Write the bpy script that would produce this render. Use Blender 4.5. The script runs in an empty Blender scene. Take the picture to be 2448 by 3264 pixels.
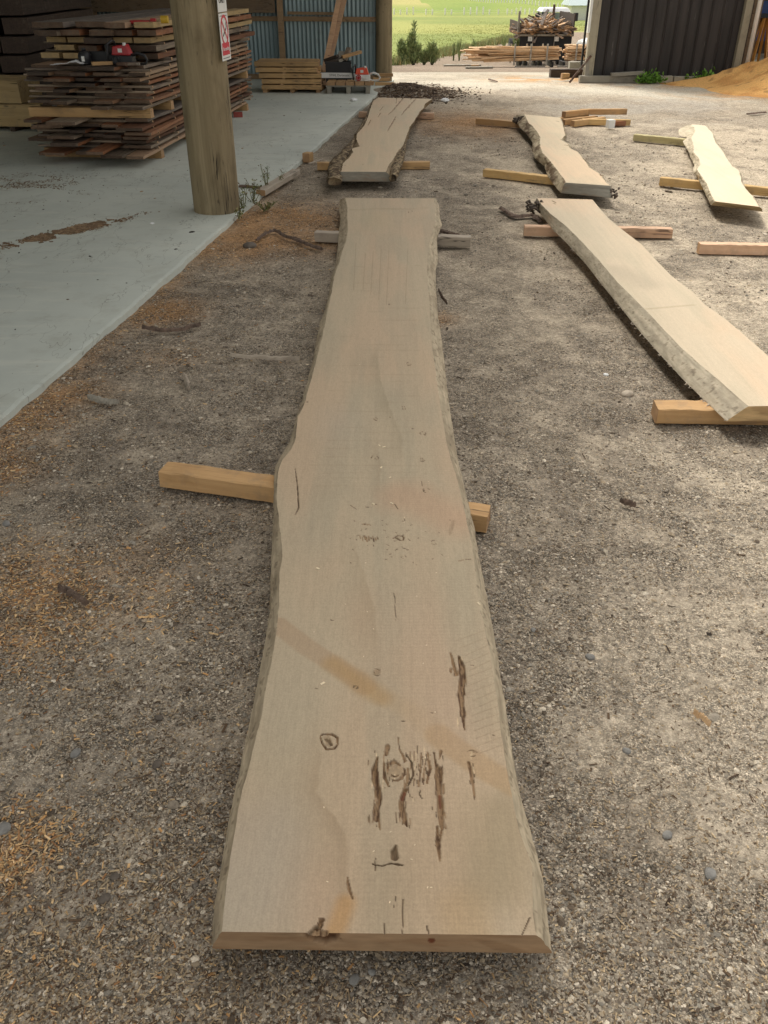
import bpy, math, random
import numpy as np
from mathutils import Vector, Matrix, Euler

# ------------------------------------------------------------------ camera, light, exposure
sc = bpy.context.scene
R = math.radians
CAM_H, PITCH, F_PX = 1.65, R(32.8), 2656.0      # photograph is 2448 x 3264
cam_d = bpy.data.cameras.new('camera'); cam = bpy.data.objects.new('camera', cam_d)
sc.collection.objects.link(cam); sc.camera = cam
cam.location = (0, 0, CAM_H); cam.rotation_euler = (R(90) - PITCH, 0, 0)
cam_d.sensor_fit = 'VERTICAL'; cam_d.sensor_height = 36.0; cam_d.lens = F_PX / 3264 * 36.0
cam_d.clip_start = 0.05; cam_d.clip_end = 3000

SUN_EL, SUN_AZ = R(60), math.atan2(0.55, -0.83)      # light travels towards (+.55, -.83)
world = bpy.data.worlds.new('World'); sc.world = world; world.use_nodes = True
wn = world.node_tree.nodes; wl = world.node_tree.links
sky = wn.new('ShaderNodeTexSky'); sky.sky_type = 'NISHITA'; sky.sun_disc = False
sky.sun_elevation = SUN_EL; sky.sun_rotation = math.atan2(-0.55, 0.83)
sky.air_density = 1.0; sky.dust_density = 4.0; sky.ozone_density = 1.0
hsv = wn.new('ShaderNodeHueSaturation'); hsv.inputs['Saturation'].default_value = 0.22     # thin white cloud
wl.new(sky.outputs[0], hsv.inputs['Color'])
warm = wn.new('ShaderNodeMix'); warm.data_type = 'RGBA'; warm.blend_type = 'MULTIPLY'
warm.inputs[0].default_value = 1.0; warm.inputs[7].default_value = (1.0, 0.955, 0.88, 1)
wl.new(hsv.outputs[0], warm.inputs[6]); wl.new(warm.outputs[2], wn['Background'].inputs[0])
wn['Background'].inputs[1].default_value = 0.15
sun_d = bpy.data.lights.new('sun', 'SUN'); sun = bpy.data.objects.new('sun', sun_d)
sc.collection.objects.link(sun)
sun_d.energy = 1.25; sun_d.angle = R(13); sun_d.color = (1.0, 0.97, 0.92)
sd = Vector((0.55 * math.cos(SUN_EL), -0.83 * math.cos(SUN_EL), -math.sin(SUN_EL)))
sun.rotation_euler = sd.to_track_quat('-Z', 'Y').to_euler()
sc.view_settings.view_transform = 'Standard'; sc.view_settings.look = 'None'
sc.view_settings.exposure = 0.84; sc.view_settings.gamma = 1.0
sc.cycles.max_bounces = 6; sc.cycles.diffuse_bounces = 4
C = sc.collection
random.seed(7); rng = np.random.default_rng(7)

# ------------------------------------------------------------------ helpers
cp, sp = math.cos(PITCH), math.sin(PITCH)
def ray(x, y):
    u = (x - 1224) / F_PX; v = (1632 - y) / F_PX
    return u, cp + v * sp, -sp + v * cp
def P(x, y, z=0.0):                      # photograph point -> world point at height z
    a, b, c = ray(x, y); t = (z - CAM_H) / c
    return Vector((a * t, b * t, z))
def Q(x, y, Y):                          # photograph point -> world point at depth Y
    a, b, c = ray(x, y); t = Y / b
    return Vector((a * t, Y, CAM_H + c * t))
def pxm(Y, z=0.0):
    return F_PX / (Y * cp + (CAM_H - z) * sp)

def hsh(i, j, seed):
    n = (i.astype(np.int64) * 374761393 + j.astype(np.int64) * 668265263 + seed * 974634777) & 0xffffffff
    n = ((n ^ (n >> 13)) * 1274126177) & 0xffffffff
    return ((n ^ (n >> 16)) & 0xffff) / 65535.0
def vn(x, y, seed=0):
    x = np.asarray(x, float); y = np.asarray(y, float)
    i = np.floor(x); j = np.floor(y); fx = x - i; fy = y - j
    fx = fx * fx * (3 - 2 * fx); fy = fy * fy * (3 - 2 * fy)
    a = hsh(i, j, seed); b = hsh(i + 1, j, seed); c = hsh(i, j + 1, seed); d = hsh(i + 1, j + 1, seed)
    return (a * (1 - fx) + b * fx) * (1 - fy) + (c * (1 - fx) + d * fx) * fy
def fbm(x, y, octv=4, seed=0):
    s = 0; a = 1; t = 0
    for o in range(octv):
        s = s + a * vn(x * 2 ** o + 17.3 * o, y * 2 ** o - 9.1 * o, seed + o); t += a; a *= 0.5
    return s / t
def sstep(a, b, x):
    t = np.clip((x - a) / (b - a), 0, 1); return t * t * (3 - 2 * t)

def lin(r, g, b):                        # sRGB 0-255 -> linear
    return tuple(((c / 255) / 12.92 if c / 255 <= 0.04045 else ((c / 255 + 0.055) / 1.055) ** 2.4) for c in (r, g, b))

def tag(o, label=None, cat=None, group=None, kind=None):
    if label: o['label'] = label
    if cat: o['category'] = cat
    if group: o['group'] = group
    if kind: o['kind'] = kind
    return o
def empty(name, loc, label, cat, group=None, rz=0):
    o = bpy.data.objects.new(name, None); C.objects.link(o); o.location = loc; o.rotation_euler = (0, 0, rz)
    o.empty_display_size = 0.1
    return tag(o, label, cat, group)
def link(name, me, parent=None, loc=None, rot=None):
    o = bpy.data.objects.new(name, me); C.objects.link(o)
    if parent: o.parent = parent
    if loc is not None: o.location = loc
    if rot is not None: o.rotation_euler = rot
    return o
def np_mesh(name, V, Fq, mats, smooth=False, cols=None, midx=None):
    """V (n,3), Fq (m,k) same-size faces or list of arrays"""
    me = bpy.data.meshes.new(name)
    V = np.asarray(V, np.float32); me.vertices.add(len(V)); me.vertices.foreach_set('co', V.ravel())
    fl = [np.asarray(f, np.int32) for f in (Fq if isinstance(Fq, list) else [Fq])]
    fl = [f for f in fl if len(f)]
    nl = sum(f.size for f in fl); nf = sum(len(f) for f in fl)
    me.loops.add(nl); me.loops.foreach_set('vertex_index', np.concatenate([f.ravel() for f in fl]))
    tot = np.concatenate([np.full(len(f), f.shape[1], np.int32) for f in fl])
    st = np.concatenate([[0], np.cumsum(tot)[:-1]]).astype(np.int32)
    me.polygons.add(nf); me.polygons.foreach_set('loop_start', st); me.polygons.foreach_set('loop_total', tot)
    me.polygons.foreach_set('use_smooth', np.full(nf, smooth))
    for m in (mats if isinstance(mats, (list, tuple)) else [mats]): me.materials.append(m)
    if midx is not None: me.polygons.foreach_set('material_index', np.asarray(midx, np.int32))
    if cols is not None:
        at = me.attributes.new('col', 'FLOAT_COLOR', 'POINT')
        c = np.ones((len(V), 4), np.float32); c[:, :cols.shape[1]] = cols
        at.data.foreach_set('color', c.ravel())
    me.update(calc_edges=True); me.validate()
    return me

class MB:
    def __init__(s): s.v = []; s.f = []; s.m = []
    def add(s, vs, fs, mi=0, M=None):
        n = len(s.v)
        for v in vs:
            v = Vector(v); s.v.append(M @ v if M is not None else v)
        for f in fs: s.f.append([n + i for i in f]); s.m.append(mi)
        return s
    def box(s, a, b, M=None, mi=0, ch=0.0):
        x0, y0, z0 = a; x1, y1, z1 = b
        s.add([(x0, y0, z0), (x1, y0, z0), (x1, y1, z0), (x0, y1, z0), (x0, y0, z1), (x1, y0, z1), (x1, y1, z1), (x0, y1, z1)],
              [(0, 3, 2, 1), (4, 5, 6, 7), (0, 1, 5, 4), (1, 2, 6, 5), (2, 3, 7, 6), (3, 0, 4, 7)], mi, M); return s
    def bar(s, p, q, w, h, mi=0, up=(0, 0, 1)):   # box along p->q
        p = Vector(p); q = Vector(q); d = (q - p); L = d.length; d.normalize()
        u = Vector(up); sx = d.cross(u)
        if sx.length < 1e-4: sx = d.cross(Vector((1, 0, 0)))
        sx.normalize(); uz = sx.cross(d)
        M = Matrix((( d.x, sx.x, uz.x, p.x), (d.y, sx.y, uz.y, p.y), (d.z, sx.z, uz.z, p.z), (0, 0, 0, 1)))
        return s.box((0, -w / 2, -h / 2), (L, w / 2, h / 2), M, mi)
    def tube(s, pts, rad, n=10, mi=0, cap=True):
        pts = [Vector(p) for p in pts]; k = len(pts)
        rad = rad if isinstance(rad, (list, tuple)) else [rad] * k
        base = len(s.v); prev = None
        for i, p in enumerate(pts):
            d = (pts[min(i + 1, k - 1)] - pts[max(i - 1, 0)]).normalized()
            if prev is None:
                a = d.cross(Vector((0, 0, 1)))
                if a.length < 1e-3: a = d.cross(Vector((1, 0, 0)))
            else: a = prev - d * prev.dot(d)
            a.normalize(); prev = a; b = d.cross(a)
            for j in range(n):
                t = 2 * math.pi * j / n; s.v.append(p + (a * math.cos(t) + b * math.sin(t)) * rad[i])
        for i in range(k - 1):
            for j in range(n):
                s.f.append([base + i * n + j, base + i * n + (j + 1) % n, base + (i + 1) * n + (j + 1) % n, base + (i + 1) * n + j]); s.m.append(mi)
        if cap:
            s.f.append([base + j for j in range(n)][::-1]); s.m.append(mi)
            s.f.append([base + (k - 1) * n + j for j in range(n)]); s.m.append(mi)
        return s
    def prism(s, outline, t, M=None, mi=0):       # outline in XZ, thickness t along Y centred
        n = len(outline)
        vs = [(x, -t / 2, z) for x, z in outline] + [(x, t / 2, z) for x, z in outline]
        fs = [list(range(n)), list(range(2 * n - 1, n - 1, -1))] + [(i, i + n, (i + 1) % n + n, (i + 1) % n) for i in range(n)]
        return s.add(vs, fs, mi, M)
    def mesh(s, name, mats, smooth=False):
        me = bpy.data.meshes.new(name); me.from_pydata([tuple(v) for v in s.v], [], s.f)
        for m in (mats if isinstance(mats, (list, tuple)) else [mats]): me.materials.append(m)
        me.polygons.foreach_set('material_index', s.m)
        if smooth: me.polygons.foreach_set('use_smooth', [True] * len(me.polygons))
        import bmesh
        bm = bmesh.new(); bm.from_mesh(me); bmesh.ops.recalc_face_normals(bm, faces=bm.faces); bm.to_mesh(me); bm.free()
        return me
    def build(s, name, mats, parent=None, smooth=False, loc=None, rot=None, bevel=0):
        o = link(name, s.mesh(name, mats, smooth), parent, loc, rot)
        if bevel:
            b = o.modifiers.new('bevel', 'BEVEL'); b.width = bevel; b.segments = 2; b.limit_method = 'ANGLE'
        return o

# ------------------------------------------------------------------ materials
def nodes(name):
    m = bpy.data.materials.new(name); m.use_nodes = True
    nt = m.node_tree; return m, nt, nt.nodes, nt.links, nt.nodes['Principled BSDF']
def mixc(nt, a, b, fac=None, mode='MIX', f=0.5):
    n = nt.nodes.new('ShaderNodeMix'); n.data_type = 'RGBA'; n.blend_type = mode; n.inputs[0].default_value = f
    for k, v in ((6, a), (7, b)):
        if isinstance(v, bpy.types.NodeSocket): nt.links.new(v, n.inputs[k])
        else: n.inputs[k].default_value = (*v[:3], 1)
    if fac is not None: nt.links.new(fac, n.inputs[0])
    return n.outputs[2]
def mth(nt, op, a, b=None, c=None, clamp=False):
    n = nt.nodes.new('ShaderNodeMath'); n.operation = op; n.use_clamp = clamp
    for k, v in enumerate((a, b, c)):
        if v is None: continue
        if isinstance(v, bpy.types.NodeSocket): nt.links.new(v, n.inputs[k])
        else: n.inputs[k].default_value = v
    return n.outputs[0]
def mapr(nt, v, a, b, c=0.0, d=1.0):
    n = nt.nodes.new('ShaderNodeMapRange'); nt.links.new(v, n.inputs[0])
    for k, q in zip((1, 2, 3, 4), (a, b, c, d)): n.inputs[k].default_value = q
    return n.outputs[0]
def coord(nt, scale=(1, 1, 1), kind='Object', rot=(0, 0, 0)):
    t = nt.nodes.new('ShaderNodeTexCoord'); m = nt.nodes.new('ShaderNodeMapping')
    m.inputs['Scale'].default_value = scale; m.inputs['Rotation'].default_value = rot
    nt.links.new(t.outputs[kind], m.inputs[0]); return m.outputs[0]
def noise(nt, vec, scale, detail=4, rough=0.55, dist=0.0):
    n = nt.nodes.new('ShaderNodeTexNoise'); n.inputs['Scale'].default_value = scale; n.inputs['Detail'].default_value = detail
    n.inputs['Roughness'].default_value = rough; n.inputs['Distortion'].default_value = dist
    if vec is not None: nt.links.new(vec, n.inputs['Vector'])
    return n.outputs[0]
def voro(nt, vec, scale, out='Distance', feat='F1'):
    n = nt.nodes.new('ShaderNodeTexVoronoi'); n.inputs['Scale'].default_value = scale; n.feature = feat
    nt.links.new(vec, n.inputs['Vector']); return n.outputs[out]
def bump(nt, bs, h, strength=0.5, dist=0.01, prev=None):
    n = nt.nodes.new('ShaderNodeBump'); n.inputs['Strength'].default_value = strength; n.inputs['Distance'].default_value = dist
    nt.links.new(h, n.inputs['Height'])
    if prev is not None: nt.links.new(prev, n.inputs['Normal'])
    nt.links.new(n.outputs[0], bs.inputs['Normal']); return n.outputs[0]
def objrand(nt):
    return nt.nodes.new('ShaderNodeObjectInfo').outputs['Random']

def plain(name, col, rough=0.6, metal=0.0, var=0.25, sc_=6.0, bmp=0.15, dirt=None):
    m, nt, N, L, bs = nodes(name)
    v = coord(nt); n = noise(nt, v, sc_, 5)
    f = mapr(nt, n, 0.3, 0.7, 1 - var, 1 + var * 0.6)
    c = mixc(nt, col, (1, 1, 1), mode='MIX', f=0.0)
    mul = nt.nodes.new('ShaderNodeVectorMath'); mul.operation = 'SCALE'; L.new(c, mul.inputs[0]); L.new(f, mul.inputs['Scale'])
    out = mul.outputs[0]
    if dirt: out = mixc(nt, out, dirt, fac=mapr(nt, noise(nt, v, sc_ * 2.3, 6), 0.52, 0.72))
    L.new(out, bs.inputs['Base Color']); bs.inputs['Roughness'].default_value = rough; bs.inputs['Metallic'].default_value = metal
    if bmp: bump(nt, bs, noise(nt, v, sc_ * 8, 4), bmp, 0.004)
    return m
def wood(name, ca, cb, dark=None, grain=(2.0, 45.0, 45.0), rough=0.75, rv=0.35, hue=None, knots=True, bmp=0.6):
    """grain along local X; colour varies from board to board"""
    m, nt, N, L, bs = nodes(name)
    v = coord(nt, grain); vo = coord(nt)
    r = objrand(nt)
    add = nt.nodes.new('ShaderNodeVectorMath'); add.operation = 'ADD'; L.new(v, add.inputs[0])
    cx = nt.nodes.new('ShaderNodeCombineXYZ'); L.new(mth(nt, 'MULTIPLY', r, 91.0), cx.inputs[0]); L.new(mth(nt, 'MULTIPLY', r, 37.0), cx.inputs[1])
    L.new(cx.outputs[0], add.inputs[1]); v = add.outputs[0]
    n = noise(nt, v, 1.0, 6, 0.6, 0.4); c = mixc(nt, ca, cb, fac=mapr(nt, n, 0.3, 0.7))
    n2 = noise(nt, vo, 5.0, 4); c = mixc(nt, c, dark or tuple(x * 0.45 for x in ca), fac=mapr(nt, n2, 0.55, 0.85, 0.0, 0.6))
    if knots:
        k = voro(nt, coord(nt, (3.2, 9, 9)), 1.0); c = mixc(nt, c, tuple(x * 0.3 for x in ca), fac=mapr(nt, k, 0.13, 0.07, 0, 0.75))
    ck = noise(nt, v, 0.45, 2, 0.5); ckm = mth(nt, 'MULTIPLY', mapr(nt, mth(nt, 'ABSOLUTE', mth(nt, 'SUBTRACT', ck, 0.5)), 0.014, 0.003), mapr(nt, noise(nt, vo, 3.0, 2), 0.50, 0.56))
    c = mixc(nt, c, tuple(x * 0.22 for x in ca), fac=mth(nt, 'MULTIPLY', ckm, 0.85))
    c = mixc(nt, c, (0.20, 0.165, 0.125), fac=mapr(nt, noise(nt, vo, 11, 6, 0.7), 0.52, 0.8, 0, 0.55))
    sc2 = nt.nodes.new('ShaderNodeVectorMath'); sc2.operation = 'SCALE'; L.new(c, sc2.inputs[0])
    L.new(mapr(nt, r, 0, 1, 1 - rv, 1 + rv * 0.5), sc2.inputs['Scale']); c = sc2.outputs[0]
    if hue:
        r2 = mth(nt, 'FRACT', mth(nt, 'MULTIPLY', r, 7.31)); c = mixc(nt, c, hue, fac=mapr(nt, r2, 0.55, 1.0, 0, 0.7))
    L.new(c, bs.inputs['Base Color']); bs.inputs['Roughness'].default_value = rough
    bump(nt, bs, n, bmp, 0.004)
    return m

M = {}
M['pine'] = wood('sawn_pine', (0.50, 0.29, 0.12), (0.62, 0.39, 0.18), rv=0.2)
M['pine_end'] = wood('pine_end_grain', (0.40, 0.23, 0.11), (0.50, 0.31, 0.16), grain=(25, 25, 25), rv=0.2, knots=False)
M['board_end'] = wood('dark_end_grain', (0.10, 0.06, 0.036), (0.16, 0.10, 0.06), grain=(25, 25, 25), rv=0.6, knots=False)
M['pine_grey'] = wood('weathered_pine', (0.42, 0.35, 0.27), (0.52, 0.44, 0.34), rv=0.15)
M['pine_pink'] = wood('pink_pine', (0.60, 0.37, 0.23), (0.68, 0.46, 0.30), rv=0.15)
M['pine_green'] = wood('treated_pine', (0.42, 0.36, 0.17), (0.52, 0.45, 0.24), rv=0.1)
M['pine_yellow'] = wood('yellow_pine', (0.58, 0.37, 0.14), (0.68, 0.46, 0.20), rv=0.15)
M['board'] = wood('rough_board', (0.17, 0.06, 0.024), (0.32, 0.135, 0.055), hue=(0.42, 0.30, 0.19), rv=0.6)
M['board_pale'] = wood('pale_waney_board', (0.44, 0.34, 0.23), (0.15, 0.11, 0.085), hue=(0.10, 0.085, 0.075), rv=0.45)
M['board_dark'] = wood('dark_board', (0.05, 0.032, 0.022), (0.09, 0.058, 0.038), rv=0.4)
M['beam'] = wood('big_sawn_beam', (0.36, 0.25, 0.11), (0.46, 0.33, 0.16), rv=0.2, grain=(1.5, 20, 20))
M['sleeper'] = wood('orange_sleeper', (0.48, 0.29, 0.12), (0.58, 0.37, 0.17), rv=0.2)
M['offcut'] = wood('offcut_wood', (0.62, 0.41, 0.22), (0.48, 0.28, 0.14), hue=(0.16, 0.12, 0.10), rv=0.5)
M['offcut_bark'] = wood('grey_bark_offcut', (0.22, 0.18, 0.15), (0.34, 0.28, 0.23), rv=0.5)
M['fresh'] = wood('fresh_edging', (0.78, 0.55, 0.32), (0.66, 0.42, 0.22), rv=0.25)
M['greywood'] = wood('grey_timber', (0.26, 0.235, 0.19), (0.36, 0.33, 0.26), rv=0.2, grain=(2, 2, 2))
M['post_v'] = wood('grey_post', (0.30, 0.265, 0.19), (0.38, 0.34, 0.25), rv=0.15, grain=(30, 30, 1.5), knots=False)
M['brown_ply'] = wood('brown_beam', (0.17, 0.115, 0.065), (0.21, 0.145, 0.085), rv=0.1)
M['girt'] = wood('girt_timber', (0.26, 0.17, 0.09), (0.33, 0.22, 0.12), rv=0.1)
M['lean'] = wood('leaning_plank', (0.42, 0.24, 0.13), (0.52, 0.33, 0.19), rv=0.3)
M['bark'] = plain('bark', (0.10, 0.075, 0.055), 0.9, var=0.6, sc_=30, bmp=0.8)
M['barkchip'] = plain('bark_strip', (0.16, 0.11, 0.08), 0.9, var=0.5, sc_=40, bmp=0.6)
M['white'] = plain('white_paint', (0.78, 0.78, 0.74), 0.45, var=0.08, bmp=0.03)
M['white_plastic'] = plain('white_plastic', (0.7, 0.7, 0.66), 0.35, var=0.1, bmp=0.03, dirt=(0.4, 0.36, 0.3))
M['black_plastic'] = plain('black_plastic', (0.02, 0.02, 0.022), 0.45, var=0.3)
M['orange'] = plain('orange_plastic', (0.72, 0.075, 0.025), 0.35, var=0.1, bmp=0.02)
M['red'] = plain('red_plastic', (0.38, 0.01, 0.014), 0.35, var=0.15, bmp=0.02)
M['steel'] = plain('dull_steel', (0.45, 0.44, 0.40), 0.4, 0.7, var=0.2, dirt=(0.2, 0.14, 0.1))
M['darksteel'] = plain('dark_steel', (0.03, 0.03, 0.032), 0.55, 0.3, var=0.3)
M['signwhite'] = plain('sign_white', (0.72, 0.72, 0.69), 0.5, var=0.06, bmp=0.02, sc_=12)
M['signred'] = plain('sign_red', (0.55, 0.02, 0.05), 0.5, var=0.1, bmp=0.0)
M['ink'] = plain('sign_black', (0.03, 0.03, 0.03), 0.5, var=0.1, bmp=0.0)
M['bluetarp'] = plain('blue_tarp', (0.10, 0.24, 0.55), 0.5, var=0.3, sc_=2)
M['truckwhite'] = plain('truck_white', (0.75, 0.76, 0.74), 0.35, var=0.08, bmp=0.0)
M['truckgreen'] = plain('truck_green', (0.05, 0.09, 0.07), 0.4, var=0.2, bmp=0.0)
M['rust'] = plain('rusty_steel', (0.13, 0.075, 0.05), 0.8, 0.2, var=0.5, dirt=(0.28, 0.25, 0.2))
M['rubber'] = plain('rubber', (0.018, 0.018, 0.018), 0.85, var=0.3)
M['glass'] = plain('window_glass', (0.28, 0.36, 0.30), 0.08, 0.0, var=0.1, bmp=0.0)
M['purple'] = plain('purple_board', (0.16, 0.06, 0.22), 0.6, var=0.2)
M['blue_drum'] = plain('blue_sheet', (0.02, 0.05, 0.20), 0.5, var=0.3)
M['paper'] = plain('white_paper', (0.8, 0.8, 0.78), 0.6, var=0.05, bmp=0.02)
M['stone'] = plain('stone', (0.27, 0.26, 0.235), 0.8, var=0.4, sc_=25, bmp=0.4)
M['stone_dark'] = plain('dark_stone', (0.14, 0.115, 0.09), 0.8, var=0.4, sc_=25, bmp=0.4)
M['fencepost'] = plain('fence_post', (0.88, 0.86, 0.8), 0.8, var=0.2)

def attr_mat(name, rough=0.85, bumps=((60, 0.5, 0.004),), var=0.25, vs=40.0, scale=(1, 1, 1), spec=0.3):
    m, nt, N, L, bs = nodes(name)
    a = nt.nodes.new('ShaderNodeAttribute'); a.attribute_name = 'col'
    v = coord(nt, scale); n = noise(nt, v, vs, 5, 0.6)
    s = nt.nodes.new('ShaderNodeVectorMath'); s.operation = 'SCALE'; L.new(a.outputs['Color'], s.inputs[0])
    L.new(mapr(nt, n, 0.3, 0.7, 1 - var, 1 + var), s.inputs['Scale']); L.new(s.outputs[0], bs.inputs['Base Color'])
    bs.inputs['Roughness'].default_value = rough; bs.inputs['Specular IOR Level'].default_value = spec
    prev = None
    for scl, st, d in bumps: prev = bump(nt, bs, noise(nt, v, scl, 5, 0.6), st, d, prev)
    return m
M['chips'] = attr_mat('chips', 0.85, ((300, 0.4, 0.002),), 0.25, 120)
M['leaf'] = attr_mat('leaves', 0.7, (), 0.2, 20)

# slab timber: vertex colour holds stains and scars, nodes add grain and saw marks (length runs along Y)
def slab_mat(name):
    m, nt, N, L, bs = nodes(name)
    a = nt.nodes.new('ShaderNodeAttribute'); a.attribute_name = 'col'
    g = coord(nt, (70, 2.2, 70)); n1 = noise(nt, g, 1.0, 6, 0.6, 0.6)
    n2 = noise(nt, coord(nt, (260, 9, 260)), 1.0, 3)
    n3 = noise(nt, coord(nt), 260, 3)
    f = mth(nt, 'ADD', mapr(nt, n1, 0.3, 0.7, 0.97, 1.03), mapr(nt, n2, 0.3, 0.7, -0.025, 0.025))
    f = mth(nt, 'ADD', f, mapr(nt, n3, 0.3, 0.7, -0.085, 0.085))
    f = mth(nt, 'ADD', f, mapr(nt, noise(nt, coord(nt, (420, 30, 420)), 1.0, 2), 0.3, 0.7, -0.05, 0.05))
    # faint band-saw lines running across, slightly skewed
    w = nt.nodes.new('ShaderNodeTexWave'); w.inputs['Scale'].default_value = 1.0; w.inputs['Distortion'].default_value = 1.2
    w.inputs['Detail'].default_value = 2; w.bands_direction = 'Y'; L.new(coord(nt, (8, 24, 1), rot=(0, 0, 0.0)), w.inputs['Vector'])
    msk = mapr(nt, noise(nt, coord(nt), 1.7, 3), 0.45, 0.6)
    f = mth(nt, 'SUBTRACT', f, mth(nt, 'MULTIPLY', mth(nt, 'MULTIPLY', w.outputs['Fac'], msk), 0.035))
    s = nt.nodes.new('ShaderNodeVectorMath'); s.operation = 'SCALE'; L.new(a.outputs['Color'], s.inputs[0]); L.new(f, s.inputs['Scale'])
    L.new(s.outputs[0], bs.inputs['Base Color']); bs.inputs['Roughness'].default_value = 0.72
    bs.inputs['Specular IOR Level'].default_value = 0.3
    pr = bump(nt, bs, n1, 0.05, 0.003); pr = bump(nt, bs, n3, 0.25, 0.0015, pr); bump(nt, bs, w.outputs['Fac'], 0.06, 0.002, pr)
    return m
M['slab'] = slab_mat('slab_timber')
M['slab_side'] = attr_mat('slab_wane', 0.85, ((45, 0.35, 0.006), (220, 0.4, 0.002)), 0.22, 30, scale=(1.2, 0.35, 1.2))
M['slab_end'] = attr_mat('slab_end_grain', 0.8, ((90, 0.3, 0.002),), 0.14, 8, scale=(2, 2, 9))

# ------------------------------------------------------------------ ground
EDGE_DIR = Vector((0.131, 1.0, 0)).normalized(); EDGE_N = Vector((EDGE_DIR.y, -EDGE_DIR.x, 0))   # towards the yard
def edge_x(y): return -1.665 + 0.1315 * (y - 3.24)
def terrain(y):
    y = np.asarray(y, float)
    xs = [-50, 17, 20, 37.6, 44, 200, 330, 420, 640, 900]; zs = [0, 0, -0.1, -1.45, -1.85, -5.4, -4.8, 3, 34, 60]
    return np.interp(y, xs, zs)
def mound(x, y):
    b = P(1290, 292); d = np.sqrt(((x - b.x) / 0.55) ** 2 + ((y - b.y) / 0.6) ** 2)
    m1 = 0.13 * np.exp(-d ** 2 * 1.4)
    return m1
def ground_z(x, y):
    x = np.asarray(x, float); y = np.asarray(y, float)
    near = sstep(26, 12, y)
    z = terrain(y) + near * (0.030 * (fbm(x * 0.8, y * 0.8, 3, 3) - 0.5) + 0.016 * (fbm(x * 5, y * 5, 4, 5) - 0.5))
    rut = 0.010 * np.sin((x * 0.9 - y * 0.35) * 6.0) * sstep(0.7, 1.3, x) * sstep(4.5, 3.0, y) * fbm(x * 2, y * 2, 2, 9)
    z = z + rut + mound(x, y)
    z = z + (fbm(x * 0.02, y * 0.02, 3, 31) - 0.5) * 8 * sstep(220, 420, y)
    # dips a little where it meets the concrete
    return z - 0.012
BLOBS = [(870, 700, .6, 1.1), (1000, 750, .42, 1.0), (720, 790, .36, 1.1), (800, 760, .42, 1.0), (510, 985, .22, 1.0), (460, 1010, .18, .8), (180, 1255, .20, .9), (90, 1330, .20, .9), (30, 1400, .2, .7),
         (150, 1880, .24, .75), (40, 1830, .2, .7), (330, 1860, .22, .45), (50, 2000, .2, .5), (20, 2760, .06, .8), (60, 2690, .09, .5), (1400, 1008, .1, .7),
         (1500, 385, .5, .8), (1420, 378, .45, .6), (1560, 395, .4, .5), (10, 1480, .15, .7), (620, 800, .3, .6), (540, 1130, .2, .3)]
BW = [(P(x, y).x, P(x, y).y, r, s) for x, y, r, s in BLOBS]
def orange_w(x, y):
    w = np.zeros_like(np.asarray(x, float))
    for bx, by, r, s in BW:
        e = 2.2 if by > 12 else 1.0
        w = np.maximum(w, s * np.exp(-(((x - bx) / (r * (1.6 if by > 12 else 1))) ** 2 + ((y - by) / (r * e)) ** 2)))
    d = x - edge_x(y); w = np.maximum(w, 0.45 * np.exp(-(d / 0.12) ** 2) * sstep(10, 7, y))
    return w
def cat_axis(parts):
    a = []
    for lo, hi, st in parts: a += list(np.arange(lo, hi, st))
    return np.array(a + [parts[-1][1]])
gx = cat_axis([(-420, -60, 30), (-60, -12, 6), (-12, -3, 0.6), (-3, 5, 0.05), (5, 12, 0.25), (12, 60, 4), (60, 420, 30)])
gy = cat_axis([(-30, -2, 4), (-2, 0.2, 0.3), (0.2, 8, 0.045), (8, 20, 0.09), (20, 60, 0.8), (60, 220, 5), (220, 700, 15)])
X, Y = np.meshgrid(gx, gy); Xf, Yf = X.ravel(), Y.ravel()
Z = ground_z(Xf, Yf)
base = np.array(lin(168, 156, 138)); dust = np.array(lin(190, 176, 154)); darkg = np.array(lin(138, 127, 112)); orange = np.array(lin(184, 144, 102))
road = np.array(lin(196, 188, 170)); grassc = np.array(lin(150, 152, 88)); grass2 = np.array(lin(128, 138, 78)); greyb = np.array(lin(150, 146, 138))
def mixn(a, b, w): return a * (1 - w[:, None]) + b * w[:, None]
col = np.tile(base, (len(Xf), 1))
n1 = fbm(Xf * 1.1, Yf * 1.1, 4, 41); n2 = fbm(Xf * 3.5 + 5, Yf * 2.5, 4, 43)
col = mixn(col, darkg, sstep(0.5, 0.68, n2) * 0.7)
right = sstep(0.2, 2.2, Xf)
dw = np.clip(sstep(0.46, 0.62, n1) * (0.3 + 0.6 * right) + right * sstep(4, 8, Yf) * 0.45, 0, 1)
uu_ = Xf * .86 + Yf * .5; vv_ = -Xf * .5 + Yf * .86
scuff = sstep(.52, .66, fbm(uu_ * 5.5, vv_ * 1.3, 4, 47)) * sstep(.40, .55, fbm(Xf * .7, Yf * .7, 3, 48)) * sstep(12, 9, Yf)
dw = np.clip(dw + scuff * (.35 + .4 * right), 0, 1)
col = mixn(col, dust, dw)
small = sstep(.60, .70, fbm(Xf * 7, Yf * 6, 4, 49)) * sstep(10, 7, Yf); col = mixn(col, dust, small * .5); dw = np.clip(dw + small * .6, 0, 1)
cl = sstep(.50, .60, fbm(uu_ * 5.2 + 3, vv_ * 2.6, 5, 57)) * (.2 + .8 * sstep(.42, .56, fbm(Xf * 13, Yf * 10, 3, 58))) * sstep(15, 10, Yf)
cl = cl * (.3 + .7 * sstep(0, 1.0, Xf))
col = mixn(col, darkg, cl * .45); dw = dw * (1 - cl * .8)
col = mixn(col, greyb, sstep(11.5, 13, Yf) * sstep(1.5, 3, Xf) * 0.6 * sstep(.4, .6, n1))
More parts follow.
